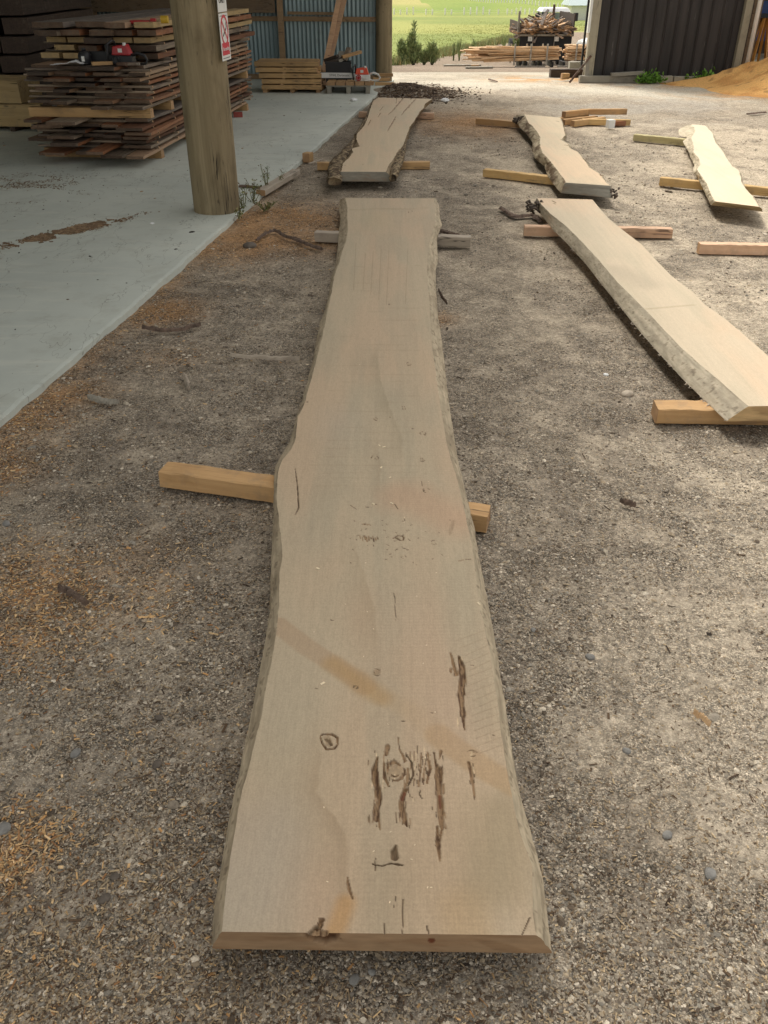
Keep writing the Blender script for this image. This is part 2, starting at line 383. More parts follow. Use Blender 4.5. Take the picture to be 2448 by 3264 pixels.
rw = sstep(0.0, 1.0, (Yf - (16.2 - 0.55 * (Xf - 0.3) * (Xf < 6))) / 1.5) * sstep(23.5, 20.8, Yf)  # near edge of the pale road paints in the shed's shadow line
rw = rw * (0.45 + 0.55 * sstep(0.35, 0.6, fbm(Xf * 0.5, Yf * 1.2, 3, 51)))
col = mixn(col, road, rw)
far = sstep(20.8, 23, Yf)
col = mixn(col, np.array(lin(142, 126, 108)), far * 0.9)
sp_ = P(1780, 262)      # sawdust spread in front of the black shed
col = mixn(col, np.array(lin(196, 150, 96)), np.clip(np.exp(-(((Xf - 3.2) / 1.1) ** 2 + ((Yf - 18.2) / 0.9) ** 2)) * 1.0 + 0.6 * np.exp(-(((Xf - 5.4) / 1.6) ** 2 + ((Yf - 16.6) / .35) ** 2)) + .9 * np.exp(-(((Xf - 6.4) / 1.5) ** 2 + ((Yf - 15.1) / .7) ** 2)), 0, 1) * sstep(.35, .55, n2))
ow = np.clip(orange_w(Xf, Yf) * (0.4 + 1.3 * n2), 0, 1)
col = mixn(col, orange, ow * 0.95)
# the field: bounded by the yard's far edge
fx0 = P(1250, 215); 
fld_edge = 42.0 + (Xf - .35) * 3.2 + (fbm(Xf * .5, Yf * .3, 3, 61) - .5) * 6
gm = sstep(-0.6, 0.6, (Yf - np.clip(fld_edge, 39.5, 92)) / 1.5)
gcol = mixn(np.tile(grassc, (len(Xf), 1)), grass2, sstep(.4, .65, fbm(Xf * .05, Yf * .03, 4, 71)))
gcol = mixn(gcol, np.array(lin(112, 138, 62)), sstep(195, 230, Yf) * .55)
gcol = mixn(gcol, np.array(lin(170, 160, 104)), (Xf < 12) * sstep(205, 260, Yf) * sstep(.3, .6, fbm(Xf * .02, Yf * .01, 3, 81)) * .8)
col = mixn(col, gcol, gm)
grav = np.clip(1 - dw * 0.55 - rw * 0.6 - gm, 0.05, 1)
nx, ny = len(gx), len(gy)
ii = np.arange(nx * ny).reshape(ny, nx)
Fq = np.stack([ii[:-1, :-1], ii[:-1, 1:], ii[1:, 1:], ii[1:, :-1]], -1).reshape(-1, 4)
m, nt, N, L, bs = nodes('yard_ground')
a = N.new('ShaderNodeAttribute'); a.attribute_name = 'col'
v = coord(nt); vd = N.new('ShaderNodeVectorMath'); vd.operation = 'ADD'
nz = N.new('ShaderNodeTexNoise'); nz.inputs['Scale'].default_value = 60; L.new(v, nz.inputs['Vector'])
sc_n = N.new('ShaderNodeVectorMath'); sc_n.operation = 'SCALE'; sc_n.inputs['Scale'].default_value = 0.012
L.new(nz.outputs['Color'], sc_n.inputs[0]); L.new(v, vd.inputs[0]); L.new(sc_n.outputs[0], vd.inputs[1]); vv = vd.outputs[0]
c1 = voro(nt, vv, 230, 'Color'); d1 = voro(nt, vv, 230); c2 = voro(nt, vv, 110, 'Color'); d2 = voro(nt, vv, 110)
sep = N.new('ShaderNodeSeparateColor'); L.new(c1, sep.inputs[0]); sep2 = N.new('ShaderNodeSeparateColor'); L.new(c2, sep2.inputs[0])
bright = mth(nt, 'MULTIPLY', mapr(nt, sep.outputs[0], 0, 1, 0.3, 1.75), mapr(nt, sep2.outputs[1], 0, 1, 0.72, 1.28))
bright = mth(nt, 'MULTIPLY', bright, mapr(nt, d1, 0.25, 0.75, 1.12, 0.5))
amt = mapr(nt, a.outputs['Alpha'], 0, 1, 0.0, 1.0)
amt = mth(nt, 'MULTIPLY', amt, mapr(nt, noise(nt, v, 5.5, 6, 0.7), 0.40, 0.54, 0.30, 1.0))
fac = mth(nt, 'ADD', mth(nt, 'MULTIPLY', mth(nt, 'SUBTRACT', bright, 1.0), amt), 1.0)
fac = mth(nt, 'MULTIPLY', fac, mth(nt, 'MULTIPLY', mapr(nt, noise(nt, v, 14, 6, 0.7), 0.3, 0.7, 0.80, 1.2), mapr(nt, noise(nt, v, 48, 5, 0.75), 0.34, 0.66, 0.62, 1.38)))
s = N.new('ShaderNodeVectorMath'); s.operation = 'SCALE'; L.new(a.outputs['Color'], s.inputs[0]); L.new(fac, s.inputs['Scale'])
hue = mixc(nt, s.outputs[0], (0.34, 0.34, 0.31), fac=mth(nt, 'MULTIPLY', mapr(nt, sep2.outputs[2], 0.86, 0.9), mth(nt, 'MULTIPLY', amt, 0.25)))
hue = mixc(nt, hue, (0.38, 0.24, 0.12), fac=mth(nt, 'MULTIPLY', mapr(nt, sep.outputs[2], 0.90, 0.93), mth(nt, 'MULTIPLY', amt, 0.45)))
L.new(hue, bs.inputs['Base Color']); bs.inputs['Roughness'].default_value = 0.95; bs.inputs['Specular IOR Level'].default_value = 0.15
hgt = mth(nt, 'ADD', mth(nt, 'MULTIPLY', mth(nt, 'SUBTRACT', 1.0, d1), amt), mth(nt, 'MULTIPLY', mth(nt, 'MULTIPLY', mth(nt, 'SUBTRACT', 1.0, d2), amt), 1.2))
pr = bump(nt, bs, hgt, 0.9, 0.006); bump(nt, bs, noise(nt, v, 25, 6, 0.7), 0.6, 0.02, pr)
M['ground'] = m
cols4 = np.concatenate([col, grav[:, None]], 1)
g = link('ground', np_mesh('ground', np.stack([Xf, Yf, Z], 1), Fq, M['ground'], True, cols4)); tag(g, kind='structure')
del X, Y, Xf, Yf, Z, Fq, col

# ------------------------------------------------------------------ concrete floor of the open shed
m, nt, N, L, bs = nodes('concrete')
v = coord(nt); n = noise(nt, v, 0.7, 6, 0.62); n2 = noise(nt, v, 5, 6, 0.7); n3 = noise(nt, coord(nt, (1, 7, 1), rot=(0, 0, 1.2)), 1.4, 6, 0.6)
c = mixc(nt, lin(208, 212, 200), lin(188, 193, 183), fac=mapr(nt, n, 0.35, 0.65))
c = mixc(nt, c, lin(170, 170, 156), fac=mapr(nt, n2, 0.52, 0.72, 0, 0.5))
c = mixc(nt, c, lin(220, 219, 204), fac=mapr(nt, n3, 0.55, 0.72, 0, 0.45))
c = mixc(nt, c, lin(92, 84, 72), fac=mapr(nt, noise(nt, coord(nt, (1, 2.2, 1)), 2.4, 7, 0.75), 0.60, 0.74, 0, 0.5))
hl = noise(nt, coord(nt, (1.2, .5, 1), rot=(0, 0, .9)), 1.6, 5, 0.6); hl = mapr(nt, mth(nt, 'ABSOLUTE', mth(nt, 'SUBTRACT', hl, 0.5)), 0.0022, 0.0006); c = mixc(nt, c, lin(120, 118, 106), fac=mth(nt, 'MULTIPLY', hl, 0.7))
L.new(c, bs.inputs['Base Color']); bs.inputs['Roughness'].default_value = 0.62; bump(nt, bs, noise(nt, v, 120, 4), 0.12, 0.002)
M['concrete'] = m
M['kerb'] = plain('old_concrete', (0.36, 0.33, 0.25), 0.9, var=0.3, sc_=8, bmp=0.5)
ys = np.arange(-8, 17.35, 0.06); ex = edge_x(ys) + (fbm(ys * 4, ys * 0, 3, 13) - 0.5) * 0.02 + (fbm(ys * 22, ys * 0, 2, 14) - 0.5) * 0.012
V = []; rows = []
for y, x in zip(ys, ex):
    V += [(-16, y + (16 + x) * 0.1315, 0.022), (x - 0.03, y, 0.022), (x - 0.008, y, 0.017), (x + 0.003, y, -0.1)]
V = np.array(V); k = np.arange(len(ys) - 1)[:, None] * 4
Fq = np.concatenate([k + np.array([[0, 1, 5, 4]]), k + np.array([[1, 2, 6, 5]]), k + np.array([[2, 3, 7, 6]])])
e1 = [(0, 3 + 0, 2, 1)]
slab_c = link('concrete_floor', np_mesh('concrete_floor', V, Fq, M['concrete'])); tag(slab_c, kind='structure')

# ------------------------------------------------------------------ open timber shed: posts, corrugated wall, roof
def pole(name, cx, cy, r0, h, label, seed):
    nt_, ns = 140, 56
    t = np.linspace(0, 2 * math.pi, ns, endpoint=False); zz = np.linspace(0.0, h, nt_)
    T, Zz = np.meshgrid(t, zz)
    r = r0 * (1 - 0.012 * Zz) * (1 + 0.018 * (fbm(np.cos(T) * 1.5 + 9, Zz * 0.6 + np.sin(T), 3, seed) - 0.5) * 2)
    r = r + 0.0035 * (vn(T * 9 / 6.283 * 2, Zz * 1.2, seed + 3) - 0.5)
    kn = [(4.35, 0.42, .07), (4.9, 1.25, .05), (5.6, 0.9, .05)]
    for ka, kz, ks in kn: r = r + 0.006 * np.exp(-(((T - ka) * r0) ** 2 + (Zz - kz) ** 2) / (ks * .6) ** 2)
    V = np.stack([cx + r * np.cos(T), cy + r * np.sin(T), Zz + 0.02], -1).reshape(-1, 3)
    i = np.arange(nt_ * ns).reshape(nt_, ns); j = np.roll(i, -1, 1)
    Fq = np.stack([i[:-1], j[:-1], j[1:], i[1:]], -1).reshape(-1, 4)
    o = link(name, np_mesh(name, V - np.array([cx, cy, 0]), Fq, M['pole'], True), loc=(cx, cy, 0))
    return tag(o, label, 'post')
m, nt, N, L, bs = nodes('pole_wood')
v = coord(nt, (14, 14, 0.8)); n = noise(nt, v, 1.0, 6, 0.62, 0.5)
c = mixc(nt, lin(156, 141, 110), lin(122, 108, 80), fac=mapr(nt, n, 0.3, 0.7))
c = mixc(nt, c, lin(84, 70, 48), fac=mapr(nt, noise(nt, coord(nt, (1, 1, .6)), 4.5, 5), 0.5, 0.75, 0, 0.7))
crk = noise(nt, coord(nt, (26, 26, 0.9)), 1.0, 3, 0.5, 0.3)
ck = mth(nt, 'ABSOLUTE', mth(nt, 'SUBTRACT', crk, 0.5)); ckm = mth(nt, 'MULTIPLY', mapr(nt, ck, 0.011, 0.003), mapr(nt, noise(nt, coord(nt, (3, 3, 1.1)), 1.3, 2), 0.48, 0.58))
dots = mapr(nt, voro(nt, coord(nt, (26, 26, 9)), 1.0), 0.20, 0.11); dm = mth(nt, 'MULTIPLY', dots, mapr(nt, noise(nt, coord(nt), 2.0, 2), 0.52, 0.6))
c = mixc(nt, c, lin(38, 28, 18), fac=mth(nt, 'MAXIMUM', ckm, mth(nt, 'MULTIPLY', dm, 0.55)))
L.new(c, bs.inputs['Base Color']); bs.inputs['Roughness'].default_value = 0.8
pr = bump(nt, bs, n, 0.4, 0.006); bump(nt, bs, mth(nt, 'SUBTRACT', 1.0, ckm), 0.8, 0.01, pr)
M['pole'] = m
pcx, pcy = -1.375, 7.13
pole('timber_pole', pcx, pcy, 0.188, 5.58, 'thick round timber pole carrying the white no smoking sign, at the concrete edge', 5)
p2 = P(1228, 266)
pole('timber_pole', 0.0, 17.08, 0.145, 5.58, 'round timber pole standing at the far corner of the corrugated shed wall', 11)

WALL_Y0 = 17.12                                   # wall runs square to the concrete edge
wd = Vector((-1, 0.1315, 0)).normalized()
def wall_pt(s, z, off=0.0):                       # s metres left of the far pole, off = towards the camera
    p = Vector((-0.12, WALL_Y0, 0)) + wd * s; nrm = Vector((-0.1315, -1, 0)).normalized()
    return p + nrm * off + Vector((0, 0, z))
m, nt, N, L, bs = nodes('corrugated_iron')
c = mixc(nt, lin(150, 168, 170), lin(122, 142, 146), fac=noise(nt, coord(nt, (3, 3, 0.4)), 2, 5))
c = mixc(nt, c, lin(92, 84, 72), fac=mapr(nt, noise(nt, coord(nt), 3, 6), 0.6, 0.8, 0, 0.5))
L.new(c, bs.inputs['Base Color']); bs.inputs['Roughness'].default_value = 0.42; bs.inputs['Metallic'].default_value = 0.35
M['iron'] = m
def corrugated(name, p0, dirv, length, z0, z1, mat, pitch=0.076, amp=0.011, nrm=None, prof='sine', per=8):
    n = int(length / pitch * per) + 1; s_ = np.linspace(0, length, n)
    nrm = nrm or Vector((dirv.y, -dirv.x, 0))
    ph = 2 * np.pi * s_ / pitch
    o_ = amp * np.sin(ph) if prof == 'sine' else amp * np.clip(np.abs(((s_ / pitch) % 1.0) * 2 - 1) * 4 - 2.9, 0, 1)
    nz_ = 2
    V = np.concatenate([np.stack([p0.x + dirv.x * s_ + nrm.x * o_, p0.y + dirv.y * s_ + nrm.y * o_, np.full(n, zz)], 1) for zz in (z0, z1)])
    k = np.arange(n - 1); Fq = np.stack([k, k + 1, n + k + 1, n + k], 1)
    return np_mesh(name, V, Fq, mat, prof == 'sine')
wall = empty('corrugated_wall', (-0.12, WALL_Y0, 0), 'blue grey corrugated iron back wall of the open shed', 'wall')
def rel(o, par):
    o.parent = par; o.matrix_parent_inverse = par.matrix_world.inverted() if False else Matrix.Translation(-par.location)
    return o
def under(par, o):          # child whose mesh was written in world coordinates
    o.parent = par; o.location = tuple(-x for x in par.location); return o
under(wall, link('cladding', corrugated('cladding', wall_pt(0, 0), wd, 13.0, -0.05, 5.5, M['iron'])))
for i_, (z0, z1) in enumerate(((0.955, 1.03), (2.1, 2.19), (3.2, 3.29), (4.3, 4.39), (0.03, 0.11))):
    b = MB()
    b.bar(wall_pt(0.02, (z0 + z1) / 2, 0.04), wall_pt(12.9, (z0 + z1) / 2, 0.04), 0.045, z1 - z0)
    under(wall, b.build('girt', M['girt']))
for s_ in (1.72, 5.2, 8.6):
    b = MB(); b.bar(wall_pt(s_, 0.02, 0.115), wall_pt(s_, 5.4, 0.115), 0.10, 0.10, up=(0, 1, 0)); under(wall, b.build('stud', M['girt']))
b = MB(); b.bar(wall_pt(0.62, 1.075, 0.075), wall_pt(1.6, 1.085, 0.075), 0.03, 0.045)
tag(b.build('loose_batten', M['girt']), 'brown batten lying on the wall girt behind the leaning planks', 'batten')
b = MB(); b.bar(wall_pt(1.80, 1.24, 0.19), wall_pt(6.5, 1.24, 0.19), 0.05, 0.30, up=(0, 0, 1))
tag(b.build('wide_board', M['brown_ply']), 'wide dark brown board fixed across the wall above the stacked boards', 'board')
# side wall far to the left and roof
sw = MB(); q0 = wall_pt(13.0, 0); d_ = EDGE_DIR
left_wall = link('shed_side_wall', corrugated('shed_side_wall', q0, -d_, 18.0, -0.05, 5.6, M['iron'], per=6)); tag(left_wall, 'corrugated iron side wall deep in the dark of the shed', 'wall')
b = MB()
A = Vector((edge_x(17.25) + 0.6, 17.3, 5.6)); Bk = Vector((edge_x(-1.0) + 0.6, -1.0, 5.6))
lft = -EDGE_N * 14.5
b.add([A, A + lft + Vector((0, 0, -.0)), Bk + lft, Bk, A + Vector((0, 0, .06)), A + lft + Vector((0, 0, .06)), Bk + lft + Vector((0, 0, .06)), Bk + Vector((0, 0, .06))],
      [(0, 1, 2, 3), (4, 5, 6, 7), (0, 1, 5, 4), (1, 2, 6, 5), (2, 3, 7, 6), (3, 0, 4, 7)])
M['rooftin'] = plain('roof_iron', (0.30, 0.31, 0.31), 0.6, 0.2, var=0.2)
roof = b.build('shed_roof', M['rooftin']); tag(roof, 'flat iron roof over the open timber shed', 'roof')
b = MB(); b.bar(A + Vector((-.3, -.05, -.17)), Bk + Vector((-.3, 0, -.17)), 0.1, 0.26)
tag(b.build('eave_beam', M['greywood']), 'long timber beam on the tops of the poles', 'beam')
# ------------------------------------------------------------------ sawn beams (bearers)
def beam_mesh(L_, w, h, seed, mats, segs=24, ch=0.004, jit=0.0012):
    """local X along the length, origin at the middle of the underside"""
    r_ = np.random.default_rng(seed)
    prof = [(-w/2 + ch, 0), (w/2 - ch, 0), (w/2, ch), (w/2, h - ch), (w/2 - ch, h), (-w/2 + ch, h), (-w/2, h - ch), (-w/2, ch)]
    xs = np.linspace(-L_ / 2, L_ / 2, segs + 1); V = []
    bow = r_.uniform(-.003, .003)
    for i, x in enumerate(xs):
        t = x / (L_ / 2)
        for (py, pz) in prof:
            V.append((x + (r_.normal(0, .0012) if i in (0, segs) else 0), py + bow * (1 - t * t) + r_.normal(0, jit), pz + (r_.normal(0, jit) if pz > h / 2 else 0)))
    n = 8; k = np.arange(segs)[:, None, None] * n; j = np.arange(8)[None, :, None]
    j2 = (np.arange(8) + 1)[None, :, None] % 8
    Fq = np.concatenate([k + j, k + j2, k + n + j2, k + n + j], 2).reshape(-1, 4)
    caps = np.array([[7, 6, 5, 4, 3, 2, 1, 0], [segs * n + q for q in range(8)]])
    mi = [0] * len(Fq) + [1, 1]
    return np_mesh('beam', np.array(V), [Fq, caps], mats, False, midx=mi)
_seed = [100]
def beam(name, label, cat, group, a, b_, w, h, mats, parent=None, z=None, segs=24):
    a = Vector(a); b_ = Vector(b_); d = b_ - a; _seed[0] += 1
    me = beam_mesh(d.length, w, h, _seed[0], mats, segs)
    mid = (a + b_) / 2
    o = link(name, me, parent, loc=mid)
    o.rotation_euler = (0, -math.asin(d.z / d.length), math.atan2(d.y, d.x))
    return tag(o, label, cat, group)
def bearer_px(l, r, label, mat, w=0.075, h=0.07, z=0.0, name='bearer', group='timber bearers laid across the yard', end='pine_end'):
    a = P(*l, 0); b_ = P(*r, 0); d = (b_ - a).normalized(); n_ = Vector((-d.y, d.x, 0))
    if n_.y < 0: n_ = -n_
    a = a + n_ * w / 2 + Vector((0, 0, z)); b_ = b_ + n_ * w / 2 + Vector((0, 0, z))
    return beam(name, label, 'bearer', group, a, b_, w, h, [M[mat], M[end]])
bearer_px((512, 1554), (1549, 1701), 'cracked yellow pine bearer under the middle of the longest slab', 'pine', w=0.085)
bearer_px((1003, 772), (1498, 789), 'grey pine bearer under the far end of the longest slab', 'pine_grey', end='pine_grey')
bearer_px((1012, 543), (1370, 540), 'orange bearer under the near end of the bark-edged slab beside the concrete', 'sleeper')
bearer_px((1143, 375), (1383, 379), 'pale bearer under the far end of the slab lying beside the concrete', 'pine_pink')
bearer_px((1539, 564), (1845, 600), 'yellow bearer under the near end of the knotty zigzag slab', 'pine_yellow')
bearer_px((1515, 396), (1725, 414), 'orange bearer under the far end of the knotty zigzag slab', 'pine')
bearer_px((2090, 1351), (2620, 1360), 'split orange bearer under the near end of the thick right slab', 'pine', w=0.10)
bearer_px((1670, 753), (2141, 761), 'pink bearer under the far end of the thick right slab', 'pine_pink')
bearer_px((2099, 592), (2600, 642), 'pale yellow bearer under the near end of the palest slab', 'pine_yellow')
bearer_px((2017, 449), (2245, 472), 'greenish treated bearer under the far end of the palest slab', 'pine_green')
bearer_px((2227, 811), (2650, 818), 'lone pink bearer on the gravel carrying nothing', 'pine_pink', w=0.075)

# ------------------------------------------------------------------ live-edge slabs
def poly_world(pts, z): return np.array([[*P(x, y, z)[:2]] for x, y in pts])
def resample(W, s):
    """W (n,2) world polyline from far to near; s in 0..1 of its run in Y"""
    o = np.argsort(W[:, 1]); Wy = W[o, 1]; Wx = W[o, 0]
    y = Wy[-1] + (Wy[0] - Wy[-1]) * s
    return np.interp(y, Wy, Wx), y
def slab_arrays(Lt, Rt, Lb, Rb, B, T, nrow, nt_, nsd, seed, rough=0.004, rough_top=0.0015, uneven=0.0):
    """far-to-near polylines in photograph pixels; returns grids"""
    z = lambda pts, h: poly_world(pts, h)
    s = np.linspace(0, 1, nrow) ** 1.0
    # rows spread evenly in the picture rather than on the ground
    y0 = max(p[1] for p in Lt); 
    yf = z(Lt, T)[:, 1].max(); yn = z(Lt, T)[:, 1].min()
    inv = 1 / yf + (1 / yn - 1 / yf) * s; s = (yf - 1 / inv) / (yf - yn)
    E = [resample(z(p, h), s) for p, h in ((Lb, B), (Lt, T), (Rt, T), (Rb, B))]
    (lbx, lby), (ltx, lty), (rtx, rty), (rbx, rby) = E
    jl = (fbm(lty * 18, lty * 0 + 1, 3, seed) - .5) * rough_top * 2; jr = (fbm(rty * 18, rty * 0 + 5, 3, seed + 7) - .5) * rough_top * 2
    ltx = ltx + jl; rtx = rtx + jr
    t = np.linspace(0, 1, nt_)[None, :]
    TX = ltx[:, None] * (1 - t) + rtx[:, None] * t; TY = lty[:, None] * (1 - t) + rty[:, None] * t
    u = np.linspace(0, 1, nsd)[None, :]
    def side(bx, by, tx, ty, sgn, sd):
        X_ = bx[:, None] * (1 - u) + tx[:, None] * u; Y_ = by[:, None] * (1 - u) + ty[:, None] * u
        Z_ = B + (T - B) * u + 0 * X_
        env = np.sin(np.pi * u) ** 0.6
        bulge = sgn * (0.004 + rough * 2.2 * (fbm(Y_ * 9, u * 2.2 + 0 * Y_, 4, sd) - .5) + rough * 1.2 * (fbm(Y_ * 45, u * 6 + 0 * Y_, 3, sd + 3) - .5)) * env
        edge = sgn * rough * .8 * (fbm(Y_ * 30, 0 * Y_, 3, sd + 9) - .5) * (1 - u) ** 2
        return X_ + bulge + edge, Y_, Z_
    return s, (TX, TY), side(lbx, lby, ltx, lty, -1, seed + 20), side(rbx, rby, rtx, rty, 1, seed + 30)

class Scar:
    """marks given as photograph polylines, turned into metres on the top face"""
    def __init__(s, T): s.T = T; s.items = []
    def line(s, pts, w, depth=0.006, kind='bark', soft=0.5, rag=0.5):
        W = poly_world(pts, s.T); ws = w if isinstance(w, (list, tuple)) else [w] * len(pts)
        wm = [q / pxm(p[1], s.T) / 2 for q, p in zip(ws, W)]
        s.items.append((W, wm, depth, kind, soft, rag)); return s
    def ring(s, c, rx, ry, w, depth=0.003, kind='ring', inner=None):
        r0 = random.Random(int(c[0] * 7 + c[1])); g0 = r0.uniform(0, 6.28)
        for (a0, a1, sc0) in ((g0, g0 + r0.uniform(1.8, 3.2), 1.0), (g0 + 3.4, g0 + r0.uniform(4.6, 5.9), .96), (g0 + 1.0, g0 + 2.6, .55)):
            pts = [(c[0] + sc0 * rx * math.cos(a) * (1 + .16 * math.sin(3 * a + c[0])), c[1] + sc0 * ry * math.sin(a) * (1 + .1 * math.sin(2 * a))) for a in np.linspace(a0, a1, 11)]
            ws_ = [w * k * (1 if sc0 > .9 else .6) for k in (.2, .7, .9, 1.1, .8, 1.2, .9, 1.0, .7, .5, .2)]
            s.line(pts, ws_, depth, kind, 0.7, .8)
        if inner: s.items.append((poly_world([c, (c[0] + .5, c[1])], s.T), [rx / pxm(poly_world([c], s.T)[0][1], s.T)] * 2, inner, 'knot', .5, .15))
        return s
    def eval(s, X_, Y_, seed=1):
        n = X_.size; x = X_.ravel(); y = Y_.ravel(); res = {}
        dep = np.zeros(n)
        rag = fbm(x * 300, y * 34, 3, seed) - .5; rag2 = fbm(x * 70, y * 20, 3, seed + 4) - .5
        for W, wm, depth, kind, soft, rg in s.items:
            mg = max(wm) * 2.5 + 0.004
            sel = np.where((x > W[:, 0].min() - mg) & (x < W[:, 0].max() + mg) & (y > W[:, 1].min() - mg) & (y < W[:, 1].max() + mg))[0]
            if not len(sel): continue
            px, py = x[sel], y[sel]; best = np.full(len(sel), 9.0)
            for k in range(len(W) - 1):
                ax, ay = W[k]; bx, by = W[k + 1]; dx, dy = bx - ax, by - ay; l2 = dx * dx + dy * dy + 1e-12
                t = np.clip(((px - ax) * dx + (py - ay) * dy) / l2, 0, 1)
                d = np.hypot(px - ax - t * dx, py - ay - t * dy); w = wm[k] * (1 - t) + wm[k + 1] * t
                best = np.minimum(best, d / np.maximum(w, 1e-5))
            q = best * (1 + rg * 2.0 * rag[sel] + rg * 1.4 * rag2[sel])
            a = sstep(1 + soft * .5, 1 - soft * .5, q)
            cur = res.setdefault(kind, np.zeros(n)); cur[sel] = np.maximum(cur[sel], a)
            dep[sel] = np.maximum(dep[sel], depth * sstep(1.15, 0.55, q) * (0.65 + 0.9 * (rag[sel] + .5)))
        return {k: v.reshape(X_.shape) for k, v in res.items()}, dep.reshape(X_.shape)

KCOL = {'bark': lin(84, 56, 38), 'ring': lin(112, 92, 68), 'knot': lin(150, 124, 92), 'crack': lin(96, 78, 58), 'pale': lin(206, 184, 150), 'smudge': lin(130, 112, 86), 'red': lin(122, 78, 56)}
def make_slab(name, label, Lt, Rt, Lb, Rb, B, T, nrow, nt_, nsd, seed, tone, side_tone, end_tone, scar=None, paint=None, rough=0.004, rough_top=0.0015, side_dark=None, dark_amt=0.5):
    s, (TX, TY), (LX, LY, LZ), (RX, RY, RZ) = slab_arrays(Lt, Rt, Lb, Rb, B, T, nrow, nt_, nsd, seed, rough, rough_top)
    tone = np.array(tone); 
    lo = fbm(TX * 3.0, TY * 1.0, 4, seed + 50); lo2 = fbm(TX * 9, TY * 1.6, 4, seed + 51); st = fbm(TX * 55, TY * 1.4, 4, seed + 52); sp2 = fbm(TX * 160, TY * 160, 2, seed + 53)
    col = np.ones(TX.shape + (3,)) * tone
    warmc = np.array(lin(184, 158, 130)); greyc = np.array(lin(154, 146, 124)); 
    w1 = (sstep(.45, .7, lo) * .5)[..., None]; w2 = (sstep(.48, .72, lo2) * .3)[..., None]
    k = tone.mean() / np.array(lin(178, 160, 132)).mean()
    col = col * (1 - w1) + warmc * k * w1; col = col * (1 - w2) + greyc * k * w2
    col = col * (1 + (st[..., None] - .5) * .08) * (1 + (sp2[..., None] - .5) * .10)
    # a paler rim where the sapwood meets the wane
    if paint: col = paint(col, TX, TY)
    TZ = np.full(TX.shape, T) + (fbm(TX * 6, TY * 3, 3, seed + 60) - .5) * .0012
    if scar:
        masks, dep = scar.eval(TX, TY, seed)
        e = fbm(TX * 220, TY * 90, 2, seed + 70)
        for kd in ('smudge', 'knot', 'pale', 'ring', 'crack', 'bark', 'red'):
            if kd in masks:
                if kd == 'bark':
                    a = masks[kd]; inner = sstep(.45, .9, a) * sstep(.34, .52, fbm(TX * 260, TY * 38, 3, seed + 71))
                    bc = mixn(np.tile(np.array(lin(90, 64, 44)), (a.size, 1)), np.array(lin(156, 128, 96)), inner.ravel() * .95).reshape(a.shape + (3,))
                    col = col * (1 - a[..., None] * .92) + bc * a[..., None] * .92
                    continue
                a = masks[kd][..., None] * (0.35 if kd == 'smudge' else (0.55 if kd == 'knot' else .95))
                col = col * (1 - a) + np.array(KCOL[kd]) * (0.6 + 0.9 * e[..., None]) * a
        TZ = TZ - dep
    cx, cy = TX.mean(), TY.mean()
    def grid(X_, Y_, Z_, c):
        r, q = X_.shape; i = np.arange(r * q).reshape(r, q)
        return np.stack([X_ - cx, Y_ - cy, Z_], -1).reshape(-1, 3), np.stack([i[:-1, :-1], i[1:, :-1], i[1:, 1:], i[:-1, 1:]], -1).reshape(-1, 4), c.reshape(-1, 3)
    def scol(X_, Y_, Z_, sd):
        u = (Z_ - B) / (T - B); f1 = fbm(Y_ * 7, u * 2, 4, sd); f2 = fbm(Y_ * 40, u * 7, 3, sd + 1); f3 = fbm(Y_ * 3, u * 14, 3, sd + 2)
        c = np.ones(X_.shape + (3,)) * np.array(side_tone) * (1 + (f3[..., None] - .5) * .5 + (f2[..., None] - .5) * .3)
        dk = np.array(side_dark if side_dark is not None else lin(96, 78, 56)); a = (sstep(.52, .68, f1) * dark_amt)[..., None]
        a2 = (sstep(.66, .74, f2) * .5)[..., None]
        c = c * (1 - a) + dk * a; c = c * (1 - a2) + dk * .6 * a2
        return c
    parts = [grid(TX, TY, TZ, col), grid(LX, LY, LZ, scol(LX, LY, LZ, seed + 80)), grid(RX[:, ::-1], RY[:, ::-1], RZ[:, ::-1], scol(RX[:, ::-1], RY[:, ::-1], RZ[:, ::-1], seed + 90))]
    # underside
    BX = np.stack([RX[:, 0], LX[:, 0]], 1); BY = np.stack([RY[:, 0], LY[:, 0]], 1)
    parts.append(grid(BX, BY, np.full(BX.shape, B), np.ones(BX.shape + (3,)) * np.array(end_tone)))
    # ends: a grid between the top row and the bottom, following the side profiles
    for row, flip in ((-1, 1), (0, -1)):
        nr = nsd; E_X = np.zeros((nr, nt_)); E_Y = np.zeros((nr, nt_)); E_Z = np.zeros((nr, nt_)); tt = np.linspace(0, 1, nt_)
        for q in range(nr):
            E_X[q] = LX[row, q] * (1 - tt) + RX[row, q] * tt; E_Y[q] = LY[row, q] * (1 - tt) + RY[row, q] * tt; E_Z[q] = B + (T - B) * q / (nr - 1)
        E_X[-1] = TX[row]; E_Y[-1] = TY[row]; E_Z[-1] = TZ[row]
        uu = (E_Z - B) / (T - B); eg = fbm(E_X * 5 + uu * 1.2, uu * 2.5 + E_X * 2, 4, seed + 95)
        ec = np.ones(E_X.shape + (3,)) * np.array(end_tone) * (0.8 + .4 * eg[..., None]); dk = np.array(lin(128, 92, 60)); aa = (sstep(.5, .7, fbm(E_X * 9 + uu, uu * 3, 3, seed + 97)) * .35)[..., None]
        ec = ec * (1 - aa) + dk * aa
